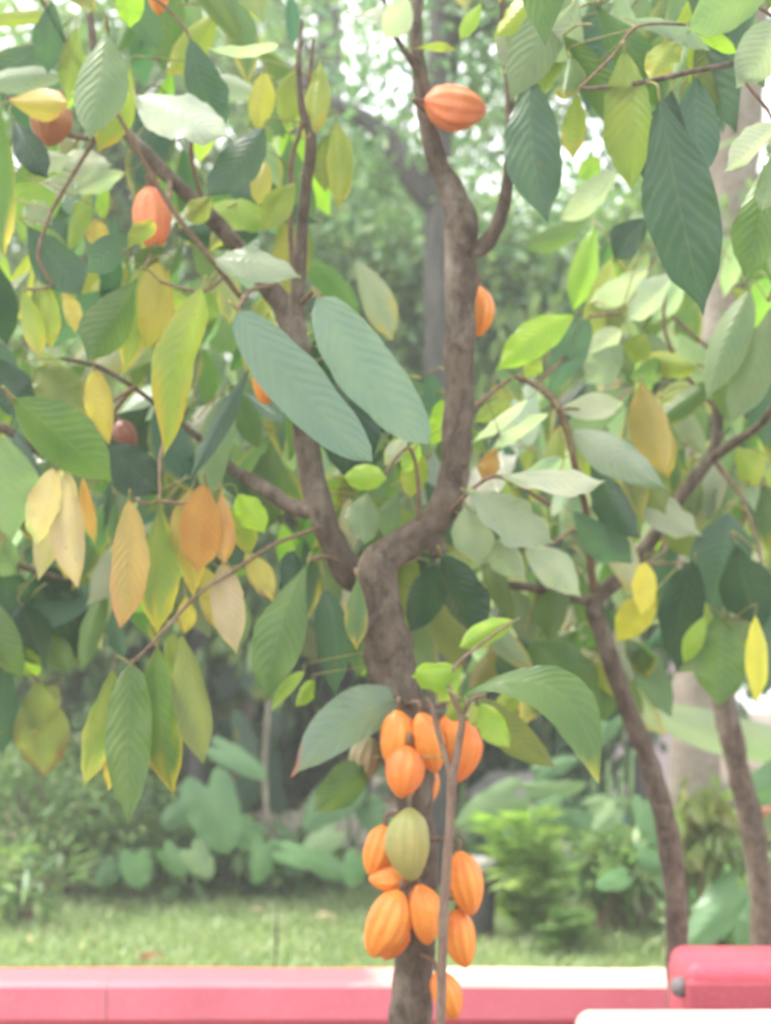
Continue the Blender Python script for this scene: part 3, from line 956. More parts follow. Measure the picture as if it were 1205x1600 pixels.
G.limb('branch', [(1108, 720, 15, 5.0), (1150, 690, 14, 4.9), (1205, 642, 13, 4.7), (1300, 450, 12, 4.2), (1310, 180, 10, 3.8), (1240, 75, 9, 3.6), (1150, 98, 9, 3.5), (1080, 112, 9, 3.46), (1010, 128, 8, 3.44), (950, 136, 7, 3.44), (908, 139, 6, 3.44)])
for tw in (
    [(1112, 715, 9, 5.0), (1135, 745, 8, 4.95), (1165, 790, 6, 4.9), (1150, 850, 5, 4.9)],
    [(1240, 75, 7, 3.6), (1160, 110, 6, 3.5), (1205, 182, 6, 3.5), (1215, 260, 5, 3.5)],
    [(1122, 640, 8, 5.0), (1075, 590, 7, 4.9), (1040, 520, 6, 4.85), (1040, 440, 5, 4.8)],
    [(1132, 560, 7, 5.0), (1090, 530, 6, 4.95), (1010, 460, 5, 4.9), (980, 470, 4, 4.9)],
    [(836, 602, 7, 4.3), (880, 560, 6, 4.35), (915, 500, 5, 4.4), (970, 490, 5, 4.5)],
    [(889, 680, 7, 4.4), (880, 640, 5, 4.35), (935, 640, 5, 4.4), (990, 605, 5, 4.6)],
    [(923, 880, 7, 4.95), (900, 830, 6, 4.8), (860, 850, 5, 4.6), (810, 855, 5, 4.5)],
    [(1030, 826, 8, 5.0), (1040, 860, 6, 4.95), (1015, 880, 5, 4.9), (1085, 880, 5, 4.8)],
    [(905, 139, 5, 3.44), (960, 85, 5, 3.46), (1000, 40, 5, 3.5), (1100, 40, 5, 3.55)],
    [(1290, 130, 8, 3.7), (1200, 20, 6, 3.6), (1100, -10, 5, 3.6)],
    [(1300, 450, 7, 4.2), (1230, 430, 6, 4.2), (1200, 470, 5, 4.25)],
    [(1165, 790, 6, 4.9), (1190, 880, 5, 4.8), (1180, 960, 5, 4.8), (1130, 965, 5, 4.8)],
):
    G.limb('twig', tw, m=TWIG, n=8, lump=.1)
G.leaves([
    (975, 78, 986, 298, 82, 3.42, 'W', dict(edge=False, fold=.2)),
    (1030, 150, 1100, 494, 122, 3.4, 'D', dict(fold=.25, bend=.05, edge=False, roll=R(10))),
    (1050, 140, 1020, 300, 80, 3.5, 'K'),
    (1088, 120, 1092, 290, 72, 3.5, 'D'),
    (1192, 262, 1164, 432, 76, 3.6, 'M', dict(edge=False)),
    (1215, 196, 1132, 268, 48, 3.5, 'Q', dict(roll=R(-40))),
    (1215, 235, 1190, 330, 50, 3.5, 'V'),
    (1210, -20, 1075, 45, 78, 3.45, 'V', dict(roll=R(-20))),
    (1215, 30, 1150, 138, 80, 3.46, 'P', dict(roll=R(-15))),
    (1092, 52, 1152, 84, 26, 3.5, 'B'),
    (1065, 62, 1016, 128, 52, 3.6, 'Y', dict(edge=EDY)),
    (985, 32, 1110, 78, 30, 3.55, 'P', dict(roll=R(-40))),
    (892, 88, 880, 155, 52, 3.7, 'M'),
    (902, 145, 895, 250, 40, 3.8, 'Y'),
    (965, 268, 876, 344, 46, 4.3, 'Q', dict(roll=R(-40))),
    (935, 245, 905, 280, 34, 4.3, 'B'),
    (1012, 340, 962, 405, 56, 4.4, 'K'),
    (1014, 418, 912, 488, 46, 4.6, 'Q', dict(roll=R(-30))),
    (1054, 428, 982, 500, 52, 4.6, 'Q', dict(roll=R(-25))),
    (898, 492, 776, 578, 58, 4.2, 'B', dict(bend=.09, fold=.15, edge=False)),
    (842, 560, 820, 590, 32, 4.3, 'Y'),
    (920, 498, 856, 614, 58, 4.35, 'D', dict(fold=.3)),
    (985, 478, 932, 520, 44, 4.7, 'W'),
    (972, 515, 918, 560, 40, 4.5, 'Q', dict(roll=R(-30))),
    (975, 535, 915, 600, 58, 4.5, 'P', dict(wave=.08)),
    (1092, 572, 1008, 556, 44, 4.8, 'Y'),
    (1010, 520, 990, 570, 44, 4.7, 'Y'),
    (1040, 575, 985, 590, 40, 4.8, 'M'),
    (1172, 452, 1102, 630, 66, 4.3, 'V', dict(fold=.3, roll=R(14))),
    (1212, 475, 1142, 660, 70, 4.25, 'V', dict(fold=.3, roll=R(14))),
    (1002, 595, 1042, 745, 66, 4.6, 'A', dict(edge=False)),
    (1030, 655, 1045, 748, 34, 4.65, 'A'),
    (872, 642, 974, 630, 46, 4.35, 'Q', dict(roll=R(-25), wave=.05)),
    (828, 622, 738, 692, 22, 4.2, 'Q', dict(roll=R(-40))),
    (858, 645, 766, 708, 24, 4.2, 'Q', dict(roll=R(-40))),
    (800, 620, 740, 660, 26, 4.3, 'Y'),
    (895, 672, 1046, 768, 64, 4.3, 'P', dict(bend=.14, roll=R(-22), edge=(.10, .18, .10))),
    (880, 715, 800, 760, 36, 4.3, 'P', dict(roll=R(-30))),
    (928, 712, 1002, 842, 60, 4.55, 'K'),
    (896, 800, 988, 878, 62, 4.6, 'D'),
    (820, 855, 908, 934, 60, 4.5, 'P', dict(roll=R(-15))),
    (982, 690, 1040, 804, 72, 4.75, 'W'),
    (960, 770, 1000, 850, 50, 4.85, 'Y'),
    (1085, 875, 1058, 1052, 76, 4.75, 'K'),
    (1150, 845, 1192, 985, 96, 4.7, 'K'),
    (1140, 800, 1110, 950, 100, 4.85, 'D'),
    (1130, 962, 1124, 1104, 84, 4.75, 'M', dict(edge=False)),
    (1010, 878, 1002, 962, 40, 4.7, 'Z'),
    (1024, 925, 964, 1003, 56, 4.7, 'Z', dict(wave=.08)),
    (1180, 960, 1182, 1102, 38, 4.55, 'Z', dict(wave=.06)),
    (1102, 962, 1068, 1036, 32, 4.72, 'B'),
    (1060, 740, 1100, 880, 96, 5.1, 'W'),
    (1150, 700, 1185, 760, 50, 5.0, 'Y'),
    (1195, 760, 1200, 860, 60, 5.0, 'M'),
    (830, 1000, 942, 1125, 110, 5.05, 'M', dict(edge=False)),
    (780, 1020, 870, 1075, 80, 5.1, 'K'),
    (905, 985, 850, 1060, 76, 5.15, 'M'),
    (800, 915, 832, 1010, 50, 5.1, 'V'),
    (1000, 1010, 1010, 1060, 40, 5.1, 'M'),
    (1200, 590, 1195, 700, 70, 4.9, 'D'),
    (1205, 950, 1200, 1080, 60, 4.9, 'D'),
    (930, 1040, 945, 1130, 60, 5.2, 'M'),
    (820, 930, 760, 985, 46, 5.1, 'D'),
])
filler(G, 260, [(780, 1220, -60, 60, 3.6, 4.6), (890, 1210, 340, 620, 4.7, 5.6), (740, 1050, 560, 860, 4.8, 5.6), (1020, 1220, 620, 960, 5.0, 5.7), (720, 1000, 860, 1060, 5.1, 5.8)], 'MMVDDVKPPQMDBVMWY', 8)
RT_PTS = G.pts

# ---------------- third cacao tree: leaves reaching in from the left edge
b = at(-330, 1500, 4.4); b.z = 0
K3 = Tree('cacao_tree', b, 'cacao branch with big dark leaves reaching in from the left edge', 'tree')
K3.limb('trunk', [(-320, 1500, 44), (-310, 1200, 42), (-290, 950, 40), (-240, 800, 34), (-160, 720, 28), (-60, 670, 22), (0, 668, 16), (38, 692, 12), (70, 715, 8)], 4.4, below=(0, 0))
K3.limb('branch', [(-240, 800, 26), (-150, 500, 20), (-70, 300, 16), (-30, 180, 12), (-20, 60, 8)], 4.3)
K3.limb('branch', [(-290, 950, 26), (-150, 880, 20), (-40, 860, 14), (50, 890, 10), (100, 905, 6)], 4.6)
K3.limb('twig', [(-40, 860, 12), (-10, 960, 8), (40, 1040, 6), (60, 1065, 5)], 4.6, m=TWIG)
K3.leaves([
    (-8, 158, 8, 405, 82, 3.9, 'M', dict(edge=(.48, .38, .08))),
    (-30, 130, 110, 118, 40, 4.1, 'P', dict(roll=R(-35))),
    (-40, 40, 95, 25, 26, 4.1, 'Y'),
    (-18, 668, 18, 846, 104, 4.0, 'V', dict(edge=False)),
    (-20, 560, 45, 660, 70, 4.2, 'K'),
    (-30, 540, 30, 600, 50, 4.3, 'D'),
    (-15, 400, 12, 540, 70, 4.2, 'K'),
    (-20, 830, 30, 900, 60, 4.5, 'V'),
    (0, 870, 20, 1010, 84, 4.6, 'K'),
    (60, 885, 120, 1030, 90, 4.65, 'K'),
    (35, 945, 75, 1045, 70, 4.55, 'K'),
    (-20, 940, 35, 1060, 60, 4.5, 'M'),
    (35, 1010, 55, 1062, 40, 4.55, 'B'),
    (70, 990, 112, 1055, 44, 4.7, 'M'),
    (58, 1062, 70, 1215, 90, 4.6, 'W', dict(edge=(.16, .10, .04))),
    (10, 1030, 5, 1180, 60, 4.65, 'K'),
    (90, 1070, 50, 1150, 50, 4.7, 'W'),
])

# ------------------------------------------------------------------ leaf clouds for the trees behind
def cloud(centres, n, size, cols, spread, mode='mix', aspect=.42, jitter=.25, twig=None):
    """n leaves in clumps about centres (k x 3); each leaf is a folded 8-vertex blade"""
    C = np.array(centres, np.float32)
    k = len(C)
    ci = nr.integers(0, k, n)
    p = C[ci] + nr.normal(0, 1, (n, 3)) * np.array(spread)
    d = nr.normal(0, 1, (n, 3))
    if mode == 'hang': d[:, 2] = -np.abs(d[:, 2]) - 1.3
    elif mode == 'out':
        d = d * .6 + (p - C[ci]) / (np.linalg.norm(p - C[ci], axis=1, keepdims=True) + 1e-6); d[:, 2] -= .35
    else: d[:, 2] -= .5
    d /= np.linalg.norm(d, axis=1, keepdims=True)
    r = nr.normal(0, 1, (n, 3)); r[:, 2] += 1.2
    sd_ = np.cross(d, r); sd_ /= np.linalg.norm(sd_, axis=1, keepdims=True) + 1e-6
    nm = np.cross(sd_, d)
    L = size * nr.uniform(.6, 1.25, n); W = L * aspect * nr.uniform(.8, 1.2, n)
    fold = nr.uniform(.05, .35, n); dr = nr.uniform(0, .22, n)
    V = np.zeros((n, 8, 3), np.float32)
    def pt(s, u, f):
        return p + d * (L * s)[:, None] + sd_ * (u * W * .5 * f)[:, None] - nm * ((abs(u) * W * .5 * f * fold) + L * dr * s * s)[:, None]
    V[:, 0] = pt(np.zeros(n), 0, 0)
    for q, s, f in ((1, .33, .92), (4, .68, .86)):
        ss = np.full(n, s)
        V[:, q] = pt(ss, -1, f); V[:, q + 1] = pt(ss, 0, f); V[:, q + 2] = pt(ss, 1, f)
    V[:, 7] = pt(np.ones(n), 0, 0)
    tris = np.array([[0, 2, 1], [0, 3, 2], [7, 4, 5], [7, 5, 6]]); quads = np.array([[1, 2, 5, 4], [2, 3, 6, 5]])
    base = np.arange(n)[:, None, None] * 8
    Q = (base + quads[None]).reshape(-1); Tt = (base + tris[None]).reshape(-1)
    cols = np.array(cols)
    cc = cols[nr.integers(0, len(cols), k)][ci]                 # each clump its own kind of green
    oc = cols[nr.integers(0, len(cols), n)]
    m = nr.uniform(0, .6, (n, 1))
    cc = (cc * (1 - m) + oc * m) * nr.uniform(1 - jitter, 1 + jitter, (n, 1))
    CC = np.ones((n, 8, 4), np.float32); CC[:, :, :3] = cc[:, None, :]
    return V.reshape(-1, 3), Q, Tt, CC.reshape(-1, 4), n

def cloud_obj(name, data, m, parent):
    V, Q, Tt, CC, n = data
    me = bpy.data.meshes.new(name)
    me.vertices.add(len(V)); me.vertices.foreach_set('co', V.ravel())
    me.loops.add(len(Q) + len(Tt)); me.polygons.add(len(Q) // 4 + len(Tt) // 3)
    me.loops.foreach_set('vertex_index', np.concatenate([Q, Tt]).astype(np.int32))
    me.polygons.foreach_set('loop_start', np.concatenate([np.arange(len(Q) // 4) * 4, len(Q) + np.arange(len(Tt) // 3) * 3]).astype(np.int32))
    me.polygons.foreach_set('use_smooth', np.ones(len(Q) // 4 + len(Tt) // 3, bool))
    me.update(calc_edges=True)
    ca = me.color_attributes.new('tint', 'FLOAT_COLOR', 'POINT'); ca.data.foreach_set('color', CC.ravel())
    me.materials.append(m)
    me.validate()
    return link(name, me, parent)

GREENS = [(.065, .14, .06), (.10, .20, .07), (.14, .25, .08), (.19, .30, .10), (.09, .19, .10)]
TEALS = [(.095, .21, .125), (.13, .27, .15), (.17, .32, .19), (.21, .35, .17)]
LIGHT = [(.14, .24, .07), (.19, .28, .08), (.11, .2, .07), (.22, .31, .10)]
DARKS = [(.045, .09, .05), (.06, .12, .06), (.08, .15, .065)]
OLIVE = [(.13, .16, .05), (.18, .2, .07), (.1, .14, .05), (.24, .22, .09)]

def bg_tree(name, label, base, trunk, crowns, leaves, size, cols, cat='tree', bark=None, mode='mix', nclump=60, group=None, spread=None, aspect=.42, limbs=7):
    """trunk: [(x, y, width, D)...] from the bottom up; crowns: [(x, y, D, rx, ry, depth m)...]"""
    P = [at(x, y, D) for x, y, _, D in trunk]; Q = [px(w_, D) / 2 for _, _, w_, D in trunk]
    g = P[0].copy(); g.z = 0
    root = empty(name, g); tag(root, label, cat, group)
    if P[0].z > .05:
        P = [g + Vector((0, 0, -.05))] + P; Q = [Q[0] * 1.2] + Q
    cents = []
    tot = sum(c[3] * c[4] for c in crowns)
    mb = MB(); mb.tube(P, Q, 12, 0, .12, rnd.uniform(0, 50))
    SP, SQ = smooth_path(P, Q)
    for cx, cy, D, rx, ry, dp in crowns:
        k = max(6, int(nclump * rx * ry / tot))
        for i in range(k):
            while True:
                a, b_, c_ = (rnd.uniform(-1, 1) for _ in range(3))
                if a * a + b_ * b_ + c_ * c_ < 1: break
            q = at(cx + a * rx, cy + b_ * ry, D); q.y += c_ * dp
            cents.append(q)
    for i in range(min(limbs, len(cents))):
        q = cents[rnd.randrange(len(cents))]
        j = min(range(len(SP)), key=lambda z: (SP[z] - q).length)
        j = max(0, j - rnd.randint(0, 4))
        s0 = SP[j]; r0 = min(SQ[j] * .6, .06)
        mid = s0.lerp(q, .5) + Vector((rnd.uniform(-.15, .15), rnd.uniform(-.1, .1), rnd.uniform(0, .25)))
        mb.tube([s0, mid, q], [r0, r0 * .6, r0 * .2], 7, 0, .08, i)
    mb.build('trunk', bark or GREYBARK, root)
    sp = spread or (.34, .34, .28)
    cloud_obj('crown', cloud(cents, leaves, size, cols, sp, mode, aspect), CLOUD, root)
    return root

# leaning pale trunk on the right
bg_tree('palm_like_tree', 'tall tree with a thick pale leaning trunk at the right', None,
        [(1082, 1330, 84, 9.4), (1088, 1150, 80, 9.4), (1102, 900, 78, 9.4), (1122, 600, 80, 9.4), (1142, 300, 84, 9.4), (1152, 120, 86, 9.4), (1162, -60, 80, 9.4), (1172, -260, 70, 9.4)],
        [(1150, -60, 9.6, 260, 170, .8), (1230, 560, 9.8, 150, 300, .8)], 2600, .17, GREENS, bark=PALEBARK)
# trunk seen behind the fruiting limb, with a dark limb leaving to the upper left
t_ = bg_tree('shade_tree', 'dark trunked shade tree straight behind the tall bare limb', None,
        [(684, 1300, 42, 11.0), (684, 900, 40, 11.0), (682, 560, 38, 11.0), (684, 300, 40, 11.0), (690, 130, 44, 11.0), (694, -60, 42, 11.0), (700, -250, 44, 11.0)],
        [(840, -20, 11.2, 240, 170, .8), (610, 10, 11.2, 110, 70, .6), (740, 70, 11.2, 70, 70, .6), (520, 200, 11.3, 70, 70, .5), (620, 270, 11.3, 60, 40, .4), (1000, 120, 11.4, 120, 160, .6)], 4600, .12, TEALS, nclump=70, spread=(.2, .25, .18))
mb = MB(); mb.tube([at(684, 330, 11), at(640, 275, 10.9), (at(605, 215, 10.9)), at(560, 180, 10.9), at(500, 150, 10.9), at(420, 90, 11)], [.07, .085, .08, .06, .04, .02], 10, 0, .1)
mb.build('branch', GREYBARK, t_)
# grey trunk left of centre
bg_tree('slim_tree', 'slim blue grey trunked tree in the distance left of the main fork', None,
        [(520, 1300, 46, 15), (518, 800, 44, 15), (516, 400, 44, 15), (514, 100, 42, 15), (512, -100, 36, 15)],
        [(400, 60, 15, 120, 180, .9), (520, 330, 15.2, 60, 100, .6)], 2400, .15, GREENS, nclump=50, spread=(.25, .3, .22))
bg_tree('leafy_tree', 'tall leafy tree filling the upper left behind the yellow leaves', None,
        [(150, 1300, 60, 13.5), (160, 800, 52, 13.5), (175, 400, 44, 13.5), (190, 100, 34, 13.5)],
        [(60, 330, 13.5, 230, 330, 1.2), (240, 120, 13.8, 170, 190, 1.0), (330, 420, 13.6, 170, 200, 1.0)], 7000, .20, GREENS + LIGHT, nclump=130)
bg_tree('compound_leaf_tree', 'teal green spreading tree in the middle distance behind the bare limb', None,
        [(820, 1300, 44, 14), (815, 900, 40, 14), (800, 650, 34, 14), (780, 470, 24, 14)],
        [(640, 440, 14, 190, 130, 1.0), (850, 430, 14.2, 200, 120, 1.0), (600, 320, 14.4, 110, 70, .6), (760, 580, 14, 230, 110, .8)], 11000, .17, TEALS + LIGHT[1:], nclump=150, mode='out', aspect=.34, spread=(.26, .3, .16))
bg_tree('leafy_tree', 'broad leafy tree with light leaves behind the slender right hand tree', None,
        [(1000, 1300, 46, 12.5), (1000, 900, 42, 12.5), (990, 600, 30, 12.5)],
        [(960, 640, 12.5, 200, 180, .9), (1130, 460, 12.6, 160, 180, .8), (880, 830, 12.7, 170, 150, .7), (1090, 820, 12.3, 170, 160, .7)], 6500, .2, GREENS + LIGHT, nclump=120, mode='hang')
bg_tree('leafy_tree', 'shaded leafy tree behind the bronze leaf clusters at the left', None,
        [(300, 1330, 36, 11.0), (310, 1100, 34, 11.0), (320, 850, 28, 11.0), (330, 650, 20, 11.0)],
        [(250, 640, 11.2, 250, 170, .8), (110, 830, 11.2, 170, 170, .8), (400, 860, 11.4, 170, 150, .8), (520, 720, 11.6, 150, 150, .7)], 6500, .19, GREENS + LIGHT[:2] + DARKS[:1], nclump=120, mode='hang')
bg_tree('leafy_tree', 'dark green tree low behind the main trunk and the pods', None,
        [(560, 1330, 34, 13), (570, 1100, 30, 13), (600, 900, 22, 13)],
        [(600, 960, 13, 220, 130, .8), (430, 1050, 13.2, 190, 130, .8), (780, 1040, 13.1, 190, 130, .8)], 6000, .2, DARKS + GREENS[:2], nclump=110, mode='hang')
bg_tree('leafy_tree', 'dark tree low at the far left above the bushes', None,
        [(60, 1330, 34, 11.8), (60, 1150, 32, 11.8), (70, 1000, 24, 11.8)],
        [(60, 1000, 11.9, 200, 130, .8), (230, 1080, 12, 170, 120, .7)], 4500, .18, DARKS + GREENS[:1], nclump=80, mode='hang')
bg_tree('compound_leaf_tree', 'airy green tree high up between the two grey trunks at the top centre', None,
        [(640, 1300, 34, 16.5), (636, 900, 32, 16.5), (625, 500, 26, 16.5), (610, 200, 18, 16.5)],
        [(590, 250, 16.5, 120, 90, .8), (660, 20, 16.6, 130, 80, .8), (800, 180, 16.6, 90, 130, .7), (740, 330, 16.5, 170, 60, .8), (910, 330, 16.6, 110, 90, .8)], 2500, .2, TEALS + LIGHT, nclump=70, mode='out', aspect=.36, spread=(.2, .3, .13))
# farther trees, each its own
far = [(-420, 520, 'far tree well outside to the west of the garden'), (1640, 520, 'far tree well outside to the east of the garden'),
       (-60, 480, 'tall pale far tree beyond the left edge trees'), (180, 620, 'far tree behind the yellow leaf cluster'),
       (420, 560, 'far tree behind the big grey green leaf'), (640, 720, 'far tree behind the fork of the main trunk'),
       (860, 640, 'far tree behind the arching right hand twig'), (1080, 560, 'far tree behind the pale leaning trunk'), (1290, 480, 'far tree beyond the right edge')]
for i, (x, y, lab) in enumerate(far):
    bg_tree('distant_tree', lab, None, [(x, 1250, 40, 21), (x + 5, 900, 36, 21), (x - 5, 600, 28, 21)],
            [(x, y, 21, 190, 240, 1.6), (x + 20, y + 330, 21, 190, 250, 1.6)], 4600, .26, GREENS + TEALS, group='distant trees behind the garden', nclump=90, spread=(.42, .42, .38))

# bushes under the trees
def bush(name, label, x, y, D, rx, ry, n, size, cols, mode='mix', stems=9, aspect=.42, depth=.5, nclump=40, spread=(.1, .12, .09)):
    D *= 1.07 if D > 9.5 else 1.0
    g = at(x, y + ry, D); g.z = 0
    root = empty(name, g); tag(root, label, 'bush')
    mb = MB()
    cents = []
    for i in range(nclump):
        while True:
            a, b_, c_ = (rnd.uniform(-1, 1) for _ in range(3))
            if a * a + b_ * b_ + c_ * c_ < 1: break
        q = at(x + a * rx, y + b_ * ry, D); q.y += c_ * depth; q.z = max(q.z, .05)
        cents.append(q)
    for i in range(stems):
        q = cents[i % len(cents)]
        s0 = g + Vector((rnd.uniform(-.1, .1), rnd.uniform(-.08, .08), -.02))
        mb.tube([s0, s0.lerp(q, .5) + Vector((rnd.uniform(-.08, .08), 0, .1)), q], [.014, .01, .004], 6)
    mb.build('stem', TWIG, root)
    cloud_obj('foliage', cloud(cents, n, size, cols, spread, mode, aspect), CLOUD, root)
bush('fine_leaved_bush', 'dense fine leaved bush with bare brown twigs at the lower left', 100, 1250, 9.9, 170, 120, 5600, .075, GREENS[1:] + LIGHT, 'out', 22, .36, .5, 90)
bush('fern_bush', 'feathery mid green bush between the left bush and the heart leaves', 225, 1330, 9.9, 80, 55, 1500, .07, GREENS[1:] + LIGHT, 'out', 10, .26, .35, 40)
bush('low_bush', 'low dark bush under the heart shaped leaves at the lower middle', 330, 1350, 10.9, 110, 50, 800, .12, GREENS + LIGHT[:1], 'mix', 8, .5, .4, 40)
bush('low_bush', 'low leafy bush left of the pods at the lawn edge', 490, 1370, 10.7, 120, 36, 900, .11, GREENS + LIGHT, 'mix', 8, .5, .35, 40)
bush('low_bush', 'pale green low bush right of the fern at the lawn edge', 940, 1385, 9.9, 100, 45, 900, .11, LIGHT + GREENS[2:], 'mix', 8, .5, .4, 40)
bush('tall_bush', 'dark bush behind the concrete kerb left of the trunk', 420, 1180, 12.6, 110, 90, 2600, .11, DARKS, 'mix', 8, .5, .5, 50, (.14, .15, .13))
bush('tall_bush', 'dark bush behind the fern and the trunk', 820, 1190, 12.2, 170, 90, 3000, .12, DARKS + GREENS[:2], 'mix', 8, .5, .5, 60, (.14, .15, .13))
bush('bronze_bush', 'drooping yellow green leafed plant right of the leaning trunk', 1095, 1290, 7.6, 48, 64, 420, .11, OLIVE[1:] + LIGHT, 'hang', 6, .5, .12, 16, (.05, .06, .05))
bush('low_bush', 'leafy bush at the lower right behind the red block', 1170, 1390, 8.6, 90, 60, 1300, .10, GREENS + OLIVE[:1], 'mix', 8, .5, .3, 30)
bush('low_bush', 'small leafed bush behind the boulder', 900, 1300, 11.4, 130, 60, 1800, .09, GREENS + TEALS, 'mix', 8, .5, .4, 40)

bush('broad_leaved_plant', 'tangled broad leaved plant between the fern bush and the large taro leaf', 285, 1325, 10.0, 60, 60, 440, .20, GREENS + LIGHT[:1], 'out', 9, .38, .3, 26, (.06, .08, .06))
bush('broad_leaved_plant', 'tangled light green plant behind the dark stick and the small taro', 440, 1345, 10.1, 80, 42, 440, .17, LIGHT + GREENS, 'out', 9, .36, .3, 30, (.06, .08, .05))
bush('broad_leaved_plant', 'leafy plant with strap leaves at the far lower left lawn edge', 40, 1368, 9.4, 70, 36, 260, .17, LIGHT + GREENS, 'out', 9, .2, .3, 26, (.05, .08, .05))
bush('broad_leaved_plant', 'light green leafy plant between the fern and the slender trunk', 955, 1350, 9.2, 66, 48, 440, .16, LIGHT + GREENS[2:], 'out', 9, .36, .25, 26, (.05, .07, .05))
bush('broad_leaved_plant', 'dark strap leaved plant behind the pot', 745, 1320, 10.6, 80, 60, 260, .26, GREENS, 'out', 9, .2, .3, 22, (.06, .08, .06))
bush('broad_leaved_plant', 'leafy plant under the bronze plant behind the red block', 1110, 1425, 7.9, 50, 30, 180, .13, LIGHT + GREENS, 'out', 6, .4, .15, 18, (.04, .05, .04))
# ------------------------------------------------------------------ heart leaved plants
def taro(name, label, ground, rows, cat='plant', cols='D'):
    """rows: (attach x, y, tip x, y, width px, D, colour code)"""
    root = empty(name, ground); tag(root, label, cat)
    for (x0, y0, x1, y1, wd, D, code) in rows:
        r = random.Random(int(x0 * 13 + y0))
        a, b_ = at(x0, y0, D), at(x1, y1, D - .06)
        c0, c1 = PAL[code]
        mb = MB()
        vs, fs, uv, cs = leaf_verts(a, b_, px(wd, D), R(r.uniform(-20, 20)), r.uniform(.03, .09), r.uniform(.1, .3), .04, 0, (c0, c1), None, 14, 10, prof_heart, .26, r.uniform(0, 99))
        mb.add(vs, fs, 0, cs, uv)
        mb.build('leaf', BROAD, root)
        sb = MB()
        g = Vector(ground) + Vector((r.uniform(-.05, .05), r.uniform(-.05, .05), -.02))
        sb.tube([g, g.lerp(a, .55) + Vector((0, .04, .06)), a], [.013, .010, .006], 7, 0, 0, 0, True, None)
        sb.build('stalk', STALK, root)
STALK = plain('green_stalk', (.10, .19, .08), (.2, .30, .13), 12, .5)
HG = {'h': ((.09, .20, .095), (.12, .24, .105)), 'i': ((.09, .22, .075), (.12, .26, .09)), 'j': ((.19, .30, .15), (.23, .35, .17))}
PAL.update(HG)
taro('taro_plant', 'taro plant with one very large heart shaped leaf below the hanging green leaves', on_ground(335, 1396), [(325, 1232, 356, 1334, 104, 9.8, 'h'), (345, 1172, 418, 1216, 46, 10.0, 'h'), (300, 1260, 250, 1290, 50, 10.2, 'h'), (372, 1290, 405, 1330, 56, 10.1, 'i'), (300, 1330, 330, 1372, 54, 9.9, 'j')])
taro('taro_plant', 'low taro plant with two pointed leaves at the lawn edge left of the dark stick', on_ground(235, 1400), [(212, 1338, 216, 1388, 62, 9.9, 'i'), (258, 1330, 290, 1368, 44, 10, 'i'), (180, 1350, 150, 1385, 44, 10.1, 'h')])
taro('taro_plant', 'small taro plant with arrow shaped leaves at the lawn edge behind the dark stick', on_ground(430, 1402), [(414, 1322, 402, 1382, 48, 9.9, 'i'), (444, 1330, 503, 1352, 44, 9.8, 'i'), (390, 1300, 420, 1300, 34, 10.2, 'h')])
taro('taro_plant', 'teal taro plant just left of the upper pod cluster', on_ground(545, 1385), [(542, 1232, 474, 1296, 80, 10.2, 'h'), (575, 1262, 610, 1310, 60, 10.3, 'h'), (500, 1345, 540, 1372, 46, 10, 'i'), (520, 1300, 470, 1340, 54, 10.1, 'j'), (560, 1340, 545, 1388, 50, 9.9, 'i')])
taro('taro_plant', 'wide pale taro plant spreading right of the thin stem above the pot', on_ground(860, 1392), [(800, 1246, 712, 1292, 72, 9.6, 'j'), (832, 1236, 918, 1226, 36, 9.7, 'j'), (868, 1268, 785, 1310, 60, 9.5, 'h'), (888, 1288, 978, 1322, 62, 9.6, 'h'), (925, 1262, 985, 1250, 40, 9.7, 'j'), (845, 1205, 905, 1185, 36, 10, 'h')])
taro('taro_plant', 'taro plant with an upright leaf against the slender leaning trunk', on_ground(1005, 1398), [(1010, 1256, 1026, 1324, 58, 8.6, 'h'), (960, 1265, 930, 1300, 46, 9.0, 'j'), (1000, 1335, 1050, 1368, 40, 8.8, 'h'), (975, 1370, 930, 1385, 40, 8.6, 'i'), (965, 1085, 935, 1165, 60, 9.2, 'h')])
taro('taro_plant', 'taro plant with big dull leaves just above the red block', on_ground(1130, 1440), [(1148, 1392, 1076, 1480, 84, 7.4, 'h'), (1200, 1420, 1150, 1480, 70, 7.3, 'h'), (1080, 1300, 1086, 1390, 56, 7.7, 'h'), (1120, 1420, 1165, 1460, 50, 7.5, 'j'), (1060, 1390, 1100, 1410, 36, 7.8, 'i')])
# tall stalks
def stalks():
    root = empty('reed_clump', on_ground(970, 1400)); tag(root, 'clump of tall pale green reed stalks left of the slender leaning trunk', 'plant')
    for (x0, y0, x1, y1, D) in ((955, 1400, 950, 1190, 9.7), (975, 1400, 990, 1170, 9.7), (966, 1400, 972, 1200, 9.8), (940, 1400, 925, 1180, 9.9)):
        g = on_ground(x0, y0)
        mb = MB(); mb.tube([g, at((x0 + x1) / 2 + 2, (y0 + y1) / 2, D), at(x1, y1, D)], [.02, .017, .008], 8)
        mb.build('stalk', STALK, root)
stalks()
